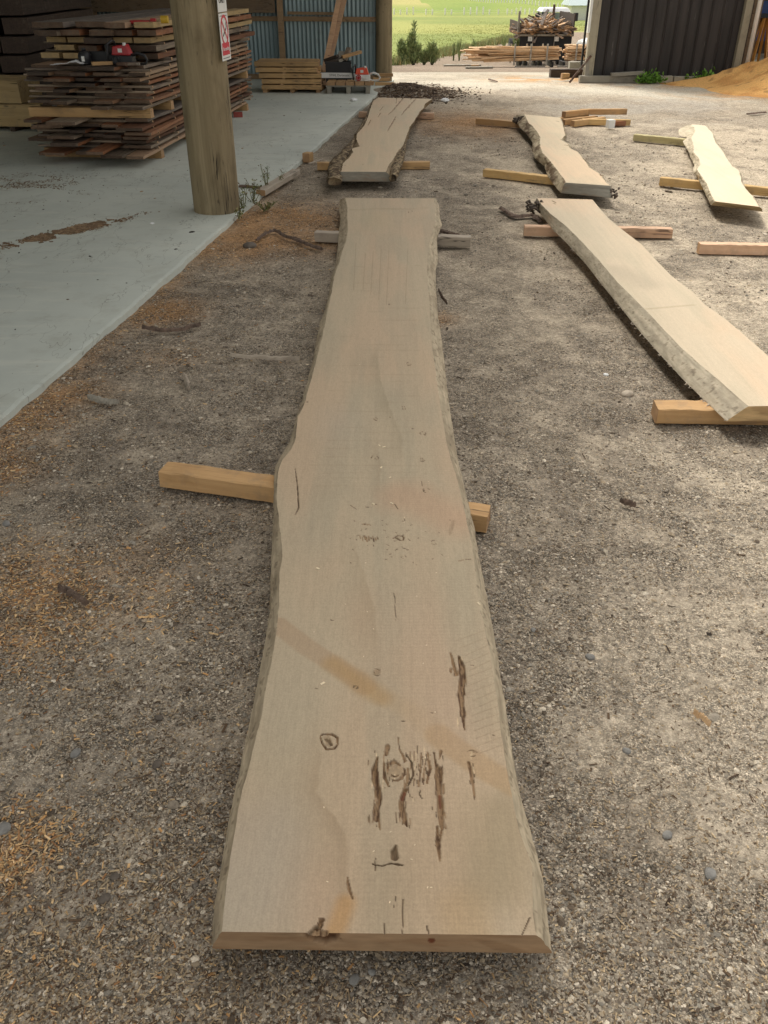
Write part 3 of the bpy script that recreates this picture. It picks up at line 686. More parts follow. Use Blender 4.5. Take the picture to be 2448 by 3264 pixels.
        if scar is not None and nrow > 1000 and flip > 0:
            kx = P(1030, 2985, T).x; dk_ = np.hypot((E_X - kx) / .034, (uu - 1.0) / .62) * (.7 + .6 * fbm(E_X * 90, uu * 5, 3, 5)); am = sstep(1.1, .85, dk_)[..., None]
            ec = ec * (1 - am) + np.array(lin(96, 66, 42)) * (.5 + 1.0 * fbm(E_X * 160, uu * 9, 3, 6))[..., None] * am; E_Y = E_Y + .010 * am[..., 0] * (uu < 1) * (uu > 0)
            kx = P(1378, 2998, T).x; am = sstep(1.1, .7, np.hypot((E_X - kx) / .008, (uu - .65) / .15))[..., None]; ec = ec * (1 - am) + np.array(lin(110, 62, 38)) * am
            strk = sstep(.55, .7, fbm(E_X * 16 + uu * 1.5, uu * 1.2 + E_X * 3, 3, 77))[..., None] * .35; ec = ec * (1 - strk) + np.array(lin(120, 88, 58)) * strk
        if flip > 0: parts.append(grid(E_X, E_Y, E_Z, ec))
        else: parts.append(grid(E_X[:, ::-1], E_Y[:, ::-1], E_Z[:, ::-1], ec[:, ::-1]))
    off = 0; Vs = []; Fs = []; Cs = []; Ms = []
    for q, (V_, F_, C_) in enumerate(parts):
        Vs.append(V_); Fs.append(F_ + off); Cs.append(C_); off += len(V_); Ms += [0 if q == 0 else (1 if q in (1, 2) else 2)] * len(F_)
    me = np_mesh(name, np.concatenate(Vs), np.concatenate(Fs), [M['slab'], M['slab_side'], M['slab_end']], True, np.concatenate(Cs), Ms)
    # split normals at the seams are natural: every face grid has its own vertices
    o = link(name, me, loc=(cx, cy, 0))
    return tag(o, label, 'slab', 'live edge slabs laid out to dry')
def off_line(pts, dx): return [(x + dx, y) for x, y in pts]

# --- the long slab in the foreground
Lt = [(1101,631),(1108,661),(1107,687),(1109,734),(1102.5,770),(1092,799),(1083,835),(1072,860),(1063,897),(1055.5,944),(1045,983),(1037,1027),(1027,1077),(1014,1124),(1000,1182),(983,1240),(969,1293),(949.5,1327),(945,1370),(940,1409),(928,1433),(901,1462),(889,1495),(883,1534),(883,1587),(886,1630),(892,1688),(899,1741),(899,1785),(892,1823),(889,1866),(889,1933),(881,2012),(866,2098),(846,2211),(826,2317),(796,2430),(774,2523),(755.5,2610),(737,2704),(724,2805),(714,2899),(707,2970)]
Lb = [(1082.6,636),(1081,672),(1085,698),(1081,734),(1075,802),(1068,853),(1055.5,886),(1050,936),(1037,987),(1019,1034),(1008,1088),(998,1148),(985,1196),(969,1259),(949,1317),(940,1365),(920.6,1413),(896,1452),(877,1491),(874,1534),(872,1606),(872,1669),(867.5,1727),(864,1800),(862,1840),(861,1933),(842.5,2065),(826,2158),(806,2251),(786,2350),(770,2430),(737,2581),(712,2711),(693,2834),(680,2921),(676,2979),(676,3024)]
Rt = [(1383,632),(1386,672),(1388,708),(1374,755),(1366.5,781),(1363,824),(1361,882),(1366.5,944),(1370,991),(1374,1052),(1377,1106),(1388,1179),(1398,1259),(1410,1331),(1422,1399),(1436.5,1462),(1456,1524),(1470,1582),(1489.5,1669),(1504,1741),(1513.7,1814),(1525.5,1919),(1545,1999),(1562,2085),(1575,2171),(1585,2238),(1595,2317),(1608,2417),(1631,2530),(1645,2595),(1656,2653),(1678,2711),(1696,2762),(1697,2834),(1698,2906),(1707,2981)]
Rb = [(1388,634),(1399,654),(1403,694),(1409,719),(1401,737),(1393,763),(1394,795),(1396,828),(1389,860),(1389,907),(1393,962),(1395.5,998),(1401,1034),(1408,1081),(1415,1142),(1421,1196),(1429,1269),(1441,1351),(1453,1428),(1468,1500),(1482,1563),(1499,1630),(1514,1693),(1523,1756),(1538,1833),(1552,1900),(1565,1966),(1578.6,2052),(1592,2145),(1605,2224),(1618,2304),(1631.6,2397),(1650,2500),(1660,2545),(1685,2639),(1714,2726),(1728,2805),(1743,2906),(1757,3039)]
T1, B1 = 0.137, 0.072
S = Scar(T1)
S.line([(1436,2081),(1446,2117),(1455,2150)], [4,9,14], .006).line([(1461,2092),(1474,2125),(1473,2179),(1468,2217)], [6,22,22,20], .009).line([(1468,2217),(1473,2271),(1481,2327)], [20,14,3], .006)
S.ring((1447,2142), 13, 12, 7, .004, 'bark').ring((1505,2401), 14, 10, 4, .002, 'ring')
S.line([(1493,2429),(1502,2466),(1514,2550)], [10,13,3], .004, 'bark')
S.line([(1022,2345),(1030,2340),(1058,2340),(1074,2350),(1076,2372),(1064,2386),(1040,2388),(1026,2368),(1021,2348)], [5,7,10,8,6,7,8,6,4], .006, 'bark', .5, .35).line([(1036,2356),(1050,2362),(1056,2374)], 9, .003, 'ring', 1, 1.2).line([(1040,2352),(1050,2372)], 22, .0015, 'knot', 1, .5)
S.ring((1200,2142), 12, 11, 3, .0015, 'ring', .0005)
S.ring((1258,2458), 29, 29, 9, .005, 'bark', .0008)
S.line([(1203,2412),(1192,2450),(1194,2480),(1203,2512),(1210,2548)], [5,20,22,16,14], .010).line([(1210,2548),(1200,2585),(1200,2612)], [10,20,16], .008).line([(1204,2600),(1211,2645)], [9,3], .004)
S.line([(1223,2430),(1226,2477),(1239,2506)], [6,13,5], .006).line([(1269,2350),(1272,2385),(1292,2425)], [2,3,8], .004)
S.line([(1295,2405),(1312,2430),(1318,2470),(1300,2505)], [5,7,6,4], .005, 'crack').line([(1300,2450),(1296,2490),(1286,2525)], [8,7,12], .004)
S.line([(1292,2515),(1278,2559),(1284,2596),(1298,2634)], [18,17,17,4], .009).line([(1290,2520),(1282,2540)], 11, .002, 'red')
S.line([(1236,2378),(1230,2406)], [14,9], .006).line([(1222,2395),(1232,2402)], 3, .002)
S.line([(1342,2400),(1341,2450),(1335,2506)], [3,5,3], .004).line([(1364,2400),(1370,2450),(1360,2496)], [4,10,5], .005).line([(1352,2450),(1350,2500)], [4,3], .003)
S.line([(1383,2398),(1388,2430),(1396,2452)], [4,8,14], .006).line([(1398,2450),(1400,2521),(1403,2586),(1409,2634)], [22,22,21,16], .010).line([(1394,2634),(1396,2690),(1403,2745)], [9,13,3], .007).line([(1409,2630),(1402,2680)], [9,4], .006)
S.line([(1413,2500),(1414,2530)], 6, .004).line([(1402,2530),(1404,2565)], 9, .002, 'red').line([(1405,2395),(1400,2420)], [9,3], .004)
S.line([(1340,2520),(1336,2530),(1345,2545)], 4, .002, 'crack')
S.line([(1262,2694),(1256,2715),(1258,2732)], [6,22,22], .008, 'ring', .6, .2).line([(1188,2754),(1218,2760),(1245,2751),(1282,2757)], [6,4,4,7], .004, 'crack').line([(1196,2735),(1197,2775)], 4, .003, 'crack')
S.line([(1106,2796),(1112,2830),(1124,2866)], [4,11,3], .006, 'bark', .5, .2)
S.line([(1026,2932),(1016,2942)], [16,10], .010).line([(1022,2945),(1006,2966),(985,2974)], [16,30,12], .008, 'ring').line([(1005,2970),(1040,2978)], [24,20], .010)
S.line([(1284,2866),(1283,2984)], [2,4], .003, 'crack').line([(1226,2942),(1226,2976)], 4, .003, 'crack').line([(1361,2952),(1366,2980)], [6,4], .003, 'crack').line([(1688,2925),(1664,2980)], 3, .003, 'crack').line([(1262,2856),(1256,2892)], 2.5, .001, 'crack')
S.line([(940,1490),(946,1534),(950,1582),(952,1616),(941,1640)], [1.5,4,4,5,1.5], .004, 'crack', .5, .3)
for q in range(9): S.line([(1146 + q * 7 + (q % 2) * 2, 1706 + (q * 5) % 9), (1149 + q * 7, 1716 + (q * 7) % 11)], 4, .003, 'bark')
S.line([(1252,1716),(1268,1706),(1288,1712),(1284,1722)], 4, .004, 'bark').line([(1262,1714),(1276,1722)], 7, .002, 'ring').line([(1157,1670),(1182,1673)], [5,4], .003)
S.line([(1461,1788),(1478,1784)], 4, .003, 'bark').line([(1484,1783),(1499,1782)], 4, .003, 'bark').line([(1116,1610),(1135,1622)], 2.5, .001, 'crack').line([(1258,1607),(1268,1622)], 3, .001, 'crack').line([(1188,1604),(1200,1608)], 3, .001, 'crack')
S.line([(1445,1660),(1440,1675),(1432,1705)], [10,14,6], .001, 'smudge', 1).line([(1344,1535),(1346,1548)], 3, .001, 'crack').line([(1256,1890),(1258,1905),(1262,1978)], [2,3,2], .001, 'crack')
for kx, ky, kr in ((1194,1458,9),(1345,1466,6),(1359,1563,9),(1287,1775,6),(1286,1300,6),(1348,1382,7),(1198,1336,5),(1383,1729,8),(1317,1366,4),(1246,1330,3),(978,1280,3),(1135,2190,6),(1008,2194,3),(1505,2120,4),(1285,2298,4),(1375,2271,3),(1574,2343,3),(1170,1615,4),(1290,1748,4),(1300,1752,3),(1188,1048,3),(1303,1160,6),(1242,970,3),(1257,1001,2),(1180,640,2),(1308,674,5),(1058,1976,4)):
    if kr >= 5: S.ring((kx, ky), kr * 1.2, kr * .8, 3, .001, 'ring')
    else: S.line([(kx - kr, ky), (kx + kr, ky + 1)], 3.5, .002, 'crack')
rq = random.Random(31)
for (cx_, cy_, wx_, hy_, nn_) in ((1200, 2500, 20, 150, 26), (1290, 2540, 26, 130, 22), (1350, 2440, 34, 70, 30), (1402, 2570, 16, 190, 26), (1474, 2200, 14, 130, 16), (1500, 2470, 10, 90, 8), (1235, 2460, 26, 60, 12), (1318, 2440, 20, 60, 14)):
    for q in range(nn_):      # fine splinter lines around the torn pockets
        xx = cx_ + rq.gauss(0, wx_ * .55); yy = cy_ + rq.uniform(-1, 1) * hy_ * .8; ll = rq.uniform(10, 42)
        S.line([(xx, yy - ll / 2), (xx + rq.uniform(-2, 2), yy), (xx + rq.uniform(-2, 3), yy + ll / 2)], [1.2, rq.uniform(2, 4.5), 1], .0015, rq.choice(['crack', 'bark', 'ring', 'pale']), .6, .6)
for q in range(40):
    a_ = random.random(); yy = 1650 + random.random() * 150; xx = 1110 + a_ * 330
    S.line([(xx, yy), (xx + random.uniform(-8, 8), yy + random.uniform(1, 5))], 2.2, .001, 'crack')
for q in range(16):      # band-saw snatch marks near the right edge
    yy = 2020 + q * 24; xr = 1548 + (yy - 2000) * .19
    S.line([(xr - 70 - random.random() * 30, yy + 22), (xr - 8, yy - 10)], 2.4, .0008, 'smudge', 1, .2)
    
def band(TX, TY, pts, w, zz):
    Wp = poly_world(pts, zz); best = np.full(TX.shape, 9.0)
    for k in range(len(Wp) - 1):
        ax, ay = Wp[k]; bx, by = Wp[k + 1]; dx, dy = bx - ax, by - ay; l2 = dx * dx + dy * dy
        t = np.clip(((TX - ax) * dx + (TY - ay) * dy) / l2, 0, 1)
        best = np.minimum(best, np.hypot(TX - ax - t * dx, TY - ay - t * dy))
    return best / w
def paint_main(c, TX, TY):
    def lay(c, a, colr, amt): a = (a * amt)[..., None]; return c * (1 - a) + np.array(colr) * a
    nz_ = fbm(TX * 8, TY * 5, 4, 777)
    d = band(TX, TY, [(885,1990),(978,2062),(1071,2122),(1164,2188)], .030, T1) * (0.8 + .4 * nz_); c = lay(c, sstep(1.2, .75, d), lin(170, 142, 112), .55)
    d = band(TX, TY, [(1060,2115),(1110,2150),(1180,2200),(1215,2225)], .030, T1) * (0.6 + .8 * nz_); c = lay(c, sstep(1.5, .2, d), lin(172, 138, 88), .6)
    d = band(TX, TY, [(1215,2220),(1330,2280),(1403,2350)], .028, T1) * (0.7 + .6 * nz_); c = lay(c, sstep(1.5, .3, d), lin(178, 152, 116), .3)
    d = band(TX, TY, [(1400,2345),(1482,2408),(1562,2463),(1640,2505)], .032, T1) * (0.8 + .4 * nz_); c = lay(c, sstep(1.25, .7, d), lin(174, 142, 100), .5)
    for (x_, y_, r_2, cc, am) in ((900,2300,.10,(170,160,138),.4),(1000,2600,.10,(168,150,122),.4),(1450,2250,.07,(188,160,136),.4),(1330,2000,.09,(190,164,138),.45),(1150,1950,.06,(190,160,132),.35),(1550,2250,.05,(160,148,122),.45),(1420,2850,.08,(166,142,112),.4),(1230,2900,.06,(150,138,112),.4),(1000,2880,.06,(184,152,126),.4),(780,2620,.05,(190,158,120),.35),(1000,1700,.08,(164,154,132),.4),(1250,1250,.07,(152,144,124),.35),(1080,1350,.10,(176,166,148),.4),(1330,1150,.10,(190,168,138),.4),(1200,700,.12,(176,158,124),.4),(1150,900,.12,(180,160,130),.3)):
        p_ = P(x_, y_, T1); dq = np.hypot(TX - p_.x, (TY - p_.y) * .45) / r_2; c = lay(c, np.exp(-(dq * (.6 + .8 * nz_)) ** 2), lin(*cc), am * .8)
    # heartwood colour change: darker on the left of these lines, fading away from them
    for pts, w, cc, amt in (([(1205,1150),(1212,1210),(1236,1280),(1258,1336),(1282,1399),(1284,1450)], .055, lin(146, 134, 108), .42),
                           ([(1208,1440),(1212,1500),(1212,1575)], .02, lin(150, 130, 104), .45),
                           ([(1137,1765),(1159,1814),(1176,1891),(1194,1933),(1205,2065)], .045, lin(156, 136, 108), .4),
                           ([(1012,2523),(1063,2595),(1099,2668),(1110,2747),(1113,2870),(1106,2965)], .028, lin(138, 116, 88), .45)):
        Wp = poly_world(pts, T1); o_ = np.argsort(Wp[:, 1]); lx = np.interp(TY, Wp[o_, 1], Wp[o_, 0]) + (fbm(TY * 30, TY * 0, 3, 88) - .5) * .012
        inr = sstep(Wp[:, 1].min() - .1, Wp[:, 1].min() + .08, TY) * sstep(Wp[:, 1].max() + .25, Wp[:, 1].max() - .1, TY)
        dd = lx - TX; c = lay(c, np.exp(-np.clip(dd, 0, 9) / w) * inr * sstep(-.004, .006, dd) * (.45 + 1.1 * fbm(TX * 14, TY * 6, 3, 89)), cc, amt)
    d = band(TX, TY, [(1100,2880),(1080,2940),(1060,2985)], .02, T1); c = lay(c, sstep(1.6, .3, d * (.7 + .6 * nz_)), lin(186, 142, 86), .6)
    d = band(TX, TY, [(1480,2900),(1500,2985)], .05, T1); c = lay(c, sstep(1.6, .3, d * (.6 + .8 * nz_)), lin(178, 150, 110), .4)
    d = band(TX, TY, [(1300,1580),(1440,1650)], .10, T1); c = lay(c, sstep(1.6, .2, d * (.6 + .8 * nz_)), lin(190, 152, 122), .45)
    d = band(TX, TY, [(800,2700),(780,2850)], .13, T1); c = lay(c, sstep(1.6, .2, d * (.6 + .8 * nz_)), lin(172, 160, 144), .5)
    d = band(TX, TY, [(1600,2600),(1580,2800)], .07, T1); c = lay(c, sstep(1.6, .2, d * (.6 + .8 * nz_)), lin(148, 132, 102), .5)
    d = band(TX, TY, [(1120,668),(1360,664)], .02, T1); c = lay(c, sstep(1.2, .2, d * (.6 + .8 * nz_)), lin(150, 132, 98), .35)
    for xx in (1135, 1165, 1190, 1215, 1240, 1300):
        d = band(TX, TY, [(xx, 750 + (xx * 7) % 60), (xx - 8, 1000 - (xx * 3) % 90)], .0018, T1); c = lay(c, sstep(1.3, .3, d), lin(130, 112, 84), .45)
    for q in range(30):      # transverse blade marks on the far half
        yy = 850 + q * 24 + (q * 13) % 11; d = band(TX, TY, [(1060 - (yy - 850) * .12 + (q * 37) % 80, yy), (1340, yy - 3 + (q % 3) * 3)], .0022, T1)
        c = lay(c, sstep(1.4, .3, d * (.5 + nz_)), lin(150, 132, 104), .22)
    return c
main_slab = make_slab('timber_slab', 'longest pale slab in front, with torn bark pockets and a knot near its sawn end', Lt, Rt, Lb, Rb, B1, T1, 1250, 250, 12, 11,
          lin(183, 166, 139), lin(182, 167, 141), lin(162, 134, 103), S, paint_main, rough=0.005, rough_top=0.0022, dark_amt=.3)

# --- slab beside the concrete, bark still on
T2, B2 = 0.150, 0.072
Lt2 = [(1206,311),(1190,321),(1179,350),(1171,378),(1160,402),(1138,426),(1136,443),(1140,455),(1146,466),(1122,474),(1125,486),(1114,502),(1094,519),(1087,547)]
Rt2 = [(1378,315),(1355,331),(1350,345),(1336,359),(1320,386),(1306,405),(1296,432),(1285,464),(1271,478),(1255,505),(1241,524),(1229,548)]
Lb2 = [(1188,322),(1176,352),(1166,380),(1152,404),(1133,432),(1131,450),(1120,466),(1110,480),(1100,500),(1088,520),(1086,552),(1085,578)]
Rb2 = [(1376,326),(1354,345),(1336,366),(1316,395),(1303,430),(1290,466),(1282,492),(1275,519),(1264,546),(1256,579)]
S2 = Scar(T2)
for pts in ([(1285,312),(1270,330),(1252,352),(1236,366)], [(1325,315),(1310,330),(1290,352),(1279,367)], [(1221,339),(1210,353)], [(1213,360),(1204,373)], [(1262,370),(1250,392),(1234,419)], [(1181,382),(1172,400)], [(1264,312),(1262,330)], [(1312,312),(1308,318)]):
    S2.line(pts, [3] + [4] * (len(pts) - 2) + [2], .006, 'bark', .5, .9)
S2.line([(1155,524),(1161,523)], 2, .002, 'crack').line([(1098,527),(1101,527)], 2, .002, 'crack')
slab2 = make_slab('timber_slab', 'pale slab with shaggy bark edges lying along the concrete floor', Lt2, Rt2, Lb2, Rb2, B2, T2, 330, 110, 10, 23,
          lin(200, 180, 149), lin(140, 122, 94), lin(138, 132, 118), S2, None, rough=.012, rough_top=.006, dark_amt=.7)
def bark_strip(parent, path, wid, hgt, seed, mat, z0=0.075):
    """rough bark following a photograph path at height z; wid/hgt in metres"""
    W = poly_world(path, 0.12); s = np.linspace(0, 1, 90); k = np.linspace(0, 1, len(W))
    cx_ = np.interp(s, k, W[:, 0]); cy_ = np.interp(s, k, W[:, 1]); w = np.interp(s, np.linspace(0, 1, len(wid)), wid)
    th = np.linspace(0, math.pi * 2, 19)[:-1]
    A_, T_ = np.meshgrid(s, th, indexing='ij')
    rr = 1 + 0.6 * (fbm(A_ * 40, T_ * 1.5, 4, seed) - .5) + .3 * (fbm(A_ * 120, T_ * 5, 2, seed + 2) - .5)
    Xb = cx_[:, None] + w[:, None] * np.cos(T_) * rr; Zb = z0 + hgt / 2 + hgt / 2 * np.sin(T_) * rr; Yb = cy_[:, None] + 0 * Xb + .01 * (rr - 1)
    i = np.arange(Xb.size).reshape(Xb.shape); j = np.roll(i, -1, 1)
    Fq = np.stack([i[:-1], i[1:], j[1:], j[:-1]], -1).reshape(-1, 4)
    f = fbm(A_ * 60, T_ * 3, 4, seed + 5); c = mixn(np.tile(np.array(lin(88, 72, 54)), (Xb.size, 1)), np.array(lin(156, 138, 108)), sstep(.4, .62, f).ravel())
    c = mixn(c, np.array(lin(40, 30, 22)), sstep(.6, .72, fbm(A_ * 110, T_ * 4, 3, seed + 8)).ravel())
    px, py = parent.location[:2]
    V = np.stack([Xb - px, Yb - py, Zb], -1).reshape(-1, 3)
    caps = np.array([i[0][::-1], i[-1]])
    return link('bark', np_mesh('bark', V, [Fq, caps], mat, True, c), parent)
M['barkm'] = attr_mat('shaggy_bark', 0.95, ((70, 0.9, 0.010), (250, 0.6, 0.003)), 0.45, 60)
bark_strip(slab2, [(1128,450),(1108,478),(1090,500),(1072,520),(1066,545),(1066,576)], [.02,.05,.06,.07,.065,.06], .075, 5, M['barkm'])
bark_strip(slab2, [(1291,462),(1283,480),(1272,505),(1262,530),(1252,565)], [.012,.03,.045,.045,.035], .07, 9, M['barkm'])
bark_strip(slab2, [(1190,318),(1176,350),(1168,378),(1150,405),(1134,432)], [.01,.014,.014,.02,.02], .06, 12, M['barkm'])

# --- knotty zigzag slab
T3, B3 = 0.158, 0.072
Lt3 = [(1672,364),(1684,391),(1699,403),(1713,422),(1723,439),(1721,452),(1722,465),(1728,485),(1750,509),(1769,533),(1783,552),(1800,572),(1805,582)]
Rt3 = [(1786,375),(1793,395),(1801,430),(1791,445),(1810,458),(1817,473),(1839,482),(1853,499),(1868,518),(1877,533),(1901,547),(1916,557),(1922,571),(1944,592)]
Lb3 = [(1637,371),(1645,388),(1658,407),(1684,434),(1699,458),(1694,475),(1706,506),(1735,530),(1745,559),(1764,588),(1788,615)]
Rb3 = [(1790,383),(1797,403),(1805,438),(1797,452),(1815,466),(1823,482),(1845,492),(1858,508),(1873,526),(1882,542),(1906,556),(1922,567),(1934,590),(1954,632)]
S3 = Scar(T3)
S3.line([(1786,444),(1808,452)], [3,8], .008).line([(1800,462),(1822,466)], [6,9], .008).line([(1790,477),(1802,478)], 3, .004).line([(1772,385),(1782,388)], 3, .003, 'ring').line([(1913,556),(1917,560)], 6, .006)
slab3 = make_slab('timber_slab', 'knotty zigzag slab with a ragged grey bark edge, behind the thick right slab', Lt3, Rt3, Lb3, Rb3, B3, T3, 300, 90, 12, 37,
          lin(207, 189, 159), lin(172, 158, 132), lin(138, 134, 122), S3, None, rough=.016, rough_top=.007, side_dark=lin(90, 66, 44), dark_amt=.75)
b = MB(); cb = P(1640, 385, .1) - slab3.location
rr_ = random.Random(4)
for q in range(14):
    p_ = cb + Vector((rr_.uniform(-.02, .09), rr_.uniform(-.06, .06), rr_.uniform(-.02, .05) + 0.0)); b.bar(p_, p_ + Vector((rr_.uniform(-.05, .05), rr_.uniform(-.05, .05), rr_.uniform(-.03, .05))), .03, .02)
b.build('bark', M['bark'], slab3)
b = MB(); cb = P(1958, 612, .12) - slab3.location
for q in range(16):
    p_ = cb + Vector((rr_.uniform(-.03, .03), rr_.uniform(-.03, .03), rr_.uniform(-.04, .03))); b.bar(p_, p_ + Vector((rr_.uniform(-.03, .03), rr_.uniform(-.02, .02), rr_.uniform(-.02, .02))), .015, .012)
b.build('bark', M['bark'], slab3)

# --- thick slab on the right, running out of the picture
T4, B4 = 0.150, 0.072
Lt4 = [(1712.5,631),(1727,653),(1756,682),(1804,720),(1857,773),(1910,831),(1967,898),(2016,946),(2064,994),(2112,1047),(2169,1105),(2227,1158),(2285,1206),(2338,1254),(2386,1295)]
Lb4 = [(1703,650),(1722,682),(1765,735),(1809,778),(1866,840),(1919,908),(1982,985),(2044,1062),(2112,1139),(2179,1211),(2242,1273),(2316,1343)]
Rt4 = [(1888,636),(1910,662.5),(1939,696),(1987,735),(2044,778),(2097,836),(2145,884),(2203,927),(2246,970),(2314,1018),(2371.5,1067),(2448,1134),(2540,1210),(2632,1290)]
Rb4 = [(1894,648),(1916,672),(1945,706),(1994,746),(2052,790),(2105,848),(2153,896),(2211,940),(2254,983),(2322,1032),(2380,1082),(2458,1150),(2550,1228),(2650,1336)]
def paint4(c, TX, TY):
    d = band(TX, TY, [(2060,985),(2210,972)], .012, T4); a = (sstep(1.5, .3, d) * .35)[..., None]; c = c * (1 - a) + np.array(lin(150, 132, 104)) * a
    d = band(TX, TY, [(1960,860),(2060,905)], .10, T4); a = (sstep(1.6, .2, d) * .35)[..., None]; return c * (1 - a) + np.array(lin(158, 146, 126)) * a
S4 = Scar(T4); S4.line([(1760,640),(1771,645)], 5, .003, 'ring').line([(1764,648),(1770,650)], 4, .003, 'ring')
slab4 = make_slab('timber_slab', 'thick smooth slab running out of the picture on the right', Lt4, Rt4, Lb4, Rb4, B4, T4, 520, 130, 14, 51,
          lin(197, 181, 155), lin(178, 167, 146), lin(206, 176, 130), S4, paint4, rough=.002, rough_top=.002, dark_amt=.15)
b = MB()      # torn fibres hanging along the lower edge
for q in range(55):
    t = rr_.random() ** .7; i0 = t * (len(Lb4) - 1); k0 = int(i0); f0 = i0 - k0; k1 = min(k0 + 1, len(Lb4) - 1)
    p_ = P(Lb4[k0][0] * (1 - f0) + Lb4[k1][0] * f0, Lb4[k0][1] * (1 - f0) + Lb4[k1][1] * f0, .078) - slab4.location + Vector((0.006, 0, 0))
    b.bar(p_, p_ + Vector((rr_.uniform(-.022, -.004), rr_.uniform(-.02, .012), rr_.uniform(-.010, .002))), .003, .002)
b.build('torn_fibres', M['pine_grey'], slab4)
b = MB(); cb = P(1712, 660, .11) - slab4.location      # curled bark at its far corner
for q in range(12):
    p_ = cb + Vector((rr_.uniform(-.05, .03), rr_.uniform(-.12, .05), rr_.uniform(-.05, .02))); m_ = p_ + Vector((rr_.uniform(-.10, 0), rr_.uniform(-.05, .05), rr_.uniform(-.02, .04))); e_ = m_ + Vector((rr_.uniform(-.02, .06), rr_.uniform(-.06, .02), rr_.uniform(-.03, .01)))
    b.tube([p_, (p_ + m_) / 2 + Vector((0, 0, .02)), m_, e_], [.008, .011, .009, .004], 6)
b.build('bark', M['bark'], slab4, True)

# --- palest slab at far right
T5, B5 = 0.135, 0.072
Lt5 = [(2205,396),(2214,408),(2216,420),(2203,440),(2211,460),(2211,485),(2229,507),(2232,526),(2221,539),(2238,564),(2254,585),(2262,609),(2270,628),(2282,642)]
Lb5 = [(2163,412),(2164,430),(2190,439),(2176,450),(2186,469),(2198,488),(2200,500),(2213,526),(2207,548),(2224,569),(2238,596),(2248,618),(2266,654)]
Rt5 = [(2248,400),(2270,423),(2281,456),(2300,477),(2321,512),(2335,531),(2354,542),(2360,561),(2362,580),(2378,604),(2400,626),(2419,659)]
Rb5 = [(2254,408),(2275,430),(2286,463),(2305,484),(2326,519),(2340,538),(2359,549),(2365,568),(2368,588),(2384,612),(2407,636),(2431,675)]
slab5 = make_slab('timber_slab', 'palest creamy slab with scalloped edge at the far right of the yard', Lt5, Rt5, Lb5, Rb5, B5, T5, 240, 70, 10, 67,
          lin(216, 202, 176), lin(196, 183, 157), lin(176, 158, 124), None, None, rough=.012, rough_top=.006, dark_amt=.15)

# ------------------------------------------------------------------ sign on the near pole
def text_mesh(txt, size, mat, ext=0.0008, squash=1.0):
    cu = bpy.data.curves.new('lettering', 'FONT'); cu.body = txt; cu.size = size; cu.extrude = ext; cu.align_x = 'CENTER'; cu.align_y = 'CENTER'
    o = bpy.data.objects.new('tmp', cu); C.objects.link(o); dg = bpy.context.evaluated_depsgraph_get(); dg.update()
    me = bpy.data.meshes.new_from_object(o.evaluated_get(dg)); bpy.data.objects.remove(o); me.materials.clear(); me.materials.append(mat)
    for v_ in me.vertices: v_.co.x *= squash
    me.name = 'lettering'; return me
def sign(name, label, z0, z1, build):
    n_ = Vector((0.995, -0.10, 0)).normalized(); u_ = Vector((-n_.y, n_.x, 0))    # u_ = to the reader's right
    c_ = Vector((pcx, pcy, 0)) + n_ * 0.196
    root = empty(name, c_ + Vector((0, 0, (z0 + z1) / 2)), label, 'sign', 'safety signs on the pole', rz=math.atan2(u_.y, u_.x))
    # local: x right, y into the pole, z up
    w = 0.24; h = z1 - z0
    b = MB(); b.box((-w/2, 0, -h/2), (w/2, 0.003, h/2)); b.build('plate', M['signwhite'], root)
    build(root, w, h); return root
def sub(root, me, x, z, y=-0.0015, flat=False):
    return link('lettering', me, root, loc=(x, y, z), rot=(R(90), 0, 0))
zc = Q(715, 118, 7.1).z
za, zb = Q(715, 192, 7.1).z, Q(700, 40, 7.1).z
def lower(root, w, h):
    b = MB(); K = 40; zc_ = h * 0.14; r1, r2 = 0.100, 0.082
    for k in range(K):
        a0, a1 = 2 * math.pi * k / K, 2 * math.pi * (k + 1) / K
        v4 = [(r1 * math.cos(a0), r1 * math.sin(a0)), (r1 * math.cos(a1), r1 * math.sin(a1)), (r2 * math.cos(a1), r2 * math.sin(a1)), (r2 * math.cos(a0), r2 * math.sin(a0))]
        b.add([(x, -0.002, z + zc_) for x, z in v4] + [(x, -0.0002, z + zc_) for x, z in v4], [(0, 1, 2, 3), (0, 1, 5, 4), (2, 3, 7, 6)])
    b.bar((-.062, -.0015, zc_ + .062), (.062, -.0015, zc_ - .062), .0012, .017, up=(0, -1, 0)) if False else b.add([(-.068, -.0022, zc_ + .056), (-.056, -.0022, zc_ + .068), (.068, -.0022, zc_ - .056), (.056, -.0022, zc_ - .068)], [(0, 1, 2, 3)])
    b.build('prohibition_ring', M['signred'], root)
    b = MB(); b.add([(-.055, -.0012, zc_ - .030), (-.050, -.0012, zc_ - .042), (.060, -.0012, zc_ + .012), (.055, -.0012, zc_ + .024)], [(0, 1, 2, 3)])
    b.tube([(.055, -.0012, zc_ + .02), (.045, -.0012, zc_ + .04), (.058, -.0012, zc_ + .055)], .003, 5)
    b.build('cigarette_symbol', M['ink'], root)
    b = MB(); b.box((-w/2 + .02, -.0012, -h/2 + .035), (w/2 - .02, -.0001, -h/2 + .115)); p = b.build('red_panel', M['signred'], root)
    link('lettering', text_mesh('No smoking', .036, M['signwhite']), p, loc=(0, -.0022, -h/2 + .075), rot=(R(90), 0, 0))
    for q_ in (-h/2 + .014, h/2 - .018): MB().box((-w/2 + .02, -.001, q_), (w/2 - .03, -.0001, q_ + .004)).build('border_line', M['ink'], root)
sign('no_smoking_sign', 'white no smoking sign with red ring and red panel, lower sign on the pole', za, zb - .004, lower)
